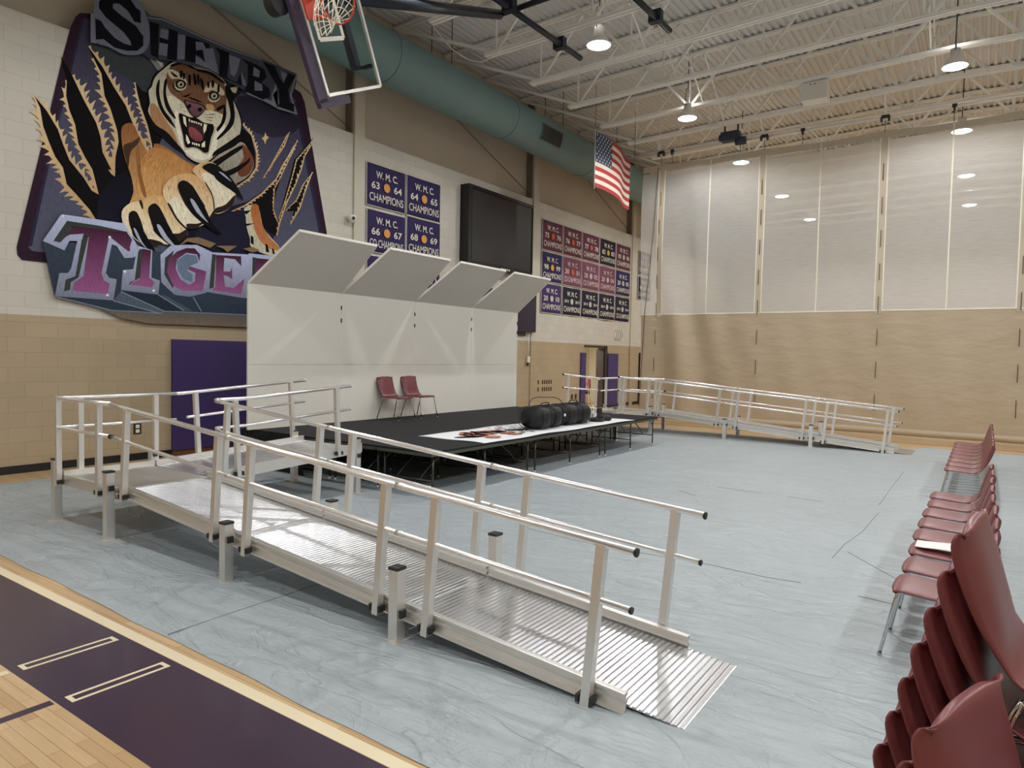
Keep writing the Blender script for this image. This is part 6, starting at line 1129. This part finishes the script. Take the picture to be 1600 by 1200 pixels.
# ------------------------------------------------------------------ side basketball goal, folded up sideways
D1 = Vector((-.025, .42, -.907)).normalized(); D2 = Vector((-.11, .903, .415)); D2 = (D2-D1*D2.dot(D1)).normalized(); NN = D1.cross(D2).normalized()
A0 = Vector((-6.209, 5.231, 4.681))
hp = thing('basketball_goal', 'glass basketball backboard with orange rim, folded up sideways near the mural', 'basketball goal', tuple(A0))
Q = lambda a, b_, c: -D1*a + D2*b_ + NN*c     # a up the long edge, b across, c out of the face
LB, HB = 1.73, 1.01
mb = MB(); vs = [Q(a, b_, c) for c in (0, -.012) for a, b_ in ((0, 0), (LB, 0), (LB, HB), (0, HB))]; mb.add(vs, [(0,1,2,3),(7,6,5,4),(0,4,5,1),(1,5,6,2),(2,6,7,3),(3,7,4,0)]); mb.build('backboard', GLASS, hp)
cs = [(0, 0), (LB, 0), (LB, HB), (0, HB)]
mb = MB()
for (a, b_), (c, d) in zip(cs, cs[1:]+cs[:1]): mb.bar(Q(a, b_, .0), Q(c, d, .0), .035, .035, up=NN)
mb.build('board_frame', ALF, hp)
sq = [(LB/2-.30, .13), (LB/2+.30, .13), (LB/2+.30, .55), (LB/2-.30, .55)]; mb = MB()
for (a, b_), (c, d) in zip(sq, sq[1:]+sq[:1]): mb.bar(Q(a, b_, .006), Q(c, d, .006), .045, .004, up=NN)
mb.build('target_square', BOXW, hp)
mb = MB(); mb.bar(Q(-.07, -.105, -.02), Q(LB+.07, -.105, -.02), .15, .06, up=NN); mb.bar(Q(-.075, -.17, -.02), Q(-.075, .36, -.02), .09, .06, up=NN); mb.bar(Q(LB+.075, -.17, -.02), Q(LB+.075, .36, -.02), .09, .06, up=NN); mb.build('edge_padding', PADD, hp)
rc = Q(LB/2, .14, .15+.22); R_ = .216
mb = MB(); mb.tube([rc+(-D1)*math.cos(a)*R_+NN*math.sin(a)*R_ for a in [i*2*PI/28 for i in range(28)]], .011, 8, closed=True); rim = mb.build('rim', RIM, hp)
mb = MB(); mb.bar(Q(LB/2-.1, .14, .0), Q(LB/2-.1, .14, .2), .03); mb.bar(Q(LB/2+.1, .14, 0), Q(LB/2+.1, .14, .2), .03); mb.bar(Q(LB/2, .0, .02), Q(LB/2, .2, .02), .2, .03, up=NN); mb.build('rim_bracket', RIM, rim)
mb = MB(); NS = 12; g = Vector((0, 0, -1)); ax2 = -D2
def npnt(i, lv):
    a = (i+.5*(lv % 2))*2*PI/NS; t_ = lv/6; rr = R_*(1-.42*t_**.8); c = rc+ax2*(.36*t_*(1-.35*t_))+g*(.22*t_*t_)
    return c+(-D1)*math.cos(a)*rr+NN*math.sin(a)*rr
for lv in range(6):
    for i in range(NS):
        j = i if lv % 2 == 0 else i+1
        mb.tube([npnt(i, lv), npnt(j, lv+1)], .005, 5); mb.tube([npnt(i, lv), npnt(j-1, lv+1)], .005, 5)
mb.build('net', NETW, hp)
mb = MB(); mb.bar(Q(.22, .84, -.16), Q(LB-.1, .84, -.16), .09, .09, up=NN); mb.bar(Q(.24, .80, -.12), Q(.24, .99, -.12), .04, .04, up=NN); mb.bar(Q(LB-.3, .1, -.12), Q(LB-.3, .95, -.12), .06, .06, up=NN); mb.bar(Q(.24, .97, -.12), Q(.24, .97, -.02), .04); mb.build('support_frame', PIPE, hp)
mb = MB(); mb.disc(Q(.95, -.25, -.06), NN, .12, 20, .12); mb.tube([Q(.95, -.25, -.12), Q(.95, .5, -.16)], .03, 8); mb.build('height_adjuster', BLACK, hp)
mb = MB(); cA = Q(LB*.75, .6, -.2); 
e1 = Vector((-7.55, 10.29, 8.0))-A0; pa = Q(1.05, .62, -.16); mb.tube([pa, e1], .085, 14); mb.tube([e1, e1+Vector((1.6, 0, .03))], .05, 12); mb.tube([pa+(e1-pa)*.28+Vector((0, 0, .10)), e1+Vector((.5, .1, .42))], .035, 10); mb.build('mast', PIPE, hp)
for i, (p0, p1) in enumerate((((-7.15, 9.3, 7.98), (-7.06, 12.45, 7.98)), ((-5.15, 10.3, 7.98), (-5.09, 12.3, 7.98)))):
    t = thing('goal_support_pipe', ['dark steel pipe clamped under the joists left of the first lamp', 'short dark steel pipe clamped under the joists at the top centre'][i], 'support pipe', p0)
    B('pipe', PIPE, t, lambda b: b.tube([(0, 0, -.09), (p1[0]-p0[0], p1[1]-p0[1], -.09)], .055, 12))
    B('clamp', PIPE, t, lambda b: [b.box((-.09+.03*(yy-p0[1])*.0, yy-p0[1]-.07, -.16), (.14, yy-p0[1]+.07, .05)) for yy in (10.0, 11.73) if p0[1] < yy < p1[1]])
tag(B('hanging_wire', BOXW, None, lambda b: b.tube(smooth([(-8.6, 9.6, 7.85), (-8.3, 9.9, 7.4), (-7.95, 10.3, 7.25), (-7.6, 10.6, 7.6)], 6), .008, 5)), 'thin pale wire sagging below the goal mast', 'wire')

# ------------------------------------------------------------------ render look
W_ = bpy.data.worlds.new('world'); bpy.context.scene.world = W_; W_.use_nodes = True; W_.node_tree.nodes['Background'].inputs[0].default_value = (.5, .5, .5, 1); W_.node_tree.nodes['Background'].inputs[1].default_value = .05
vs_ = bpy.context.scene.view_settings; vs_.view_transform = 'Standard'; vs_.look = 'None'; vs_.exposure = .12; vs_.gamma = 1; vs_.use_curve_mapping = False
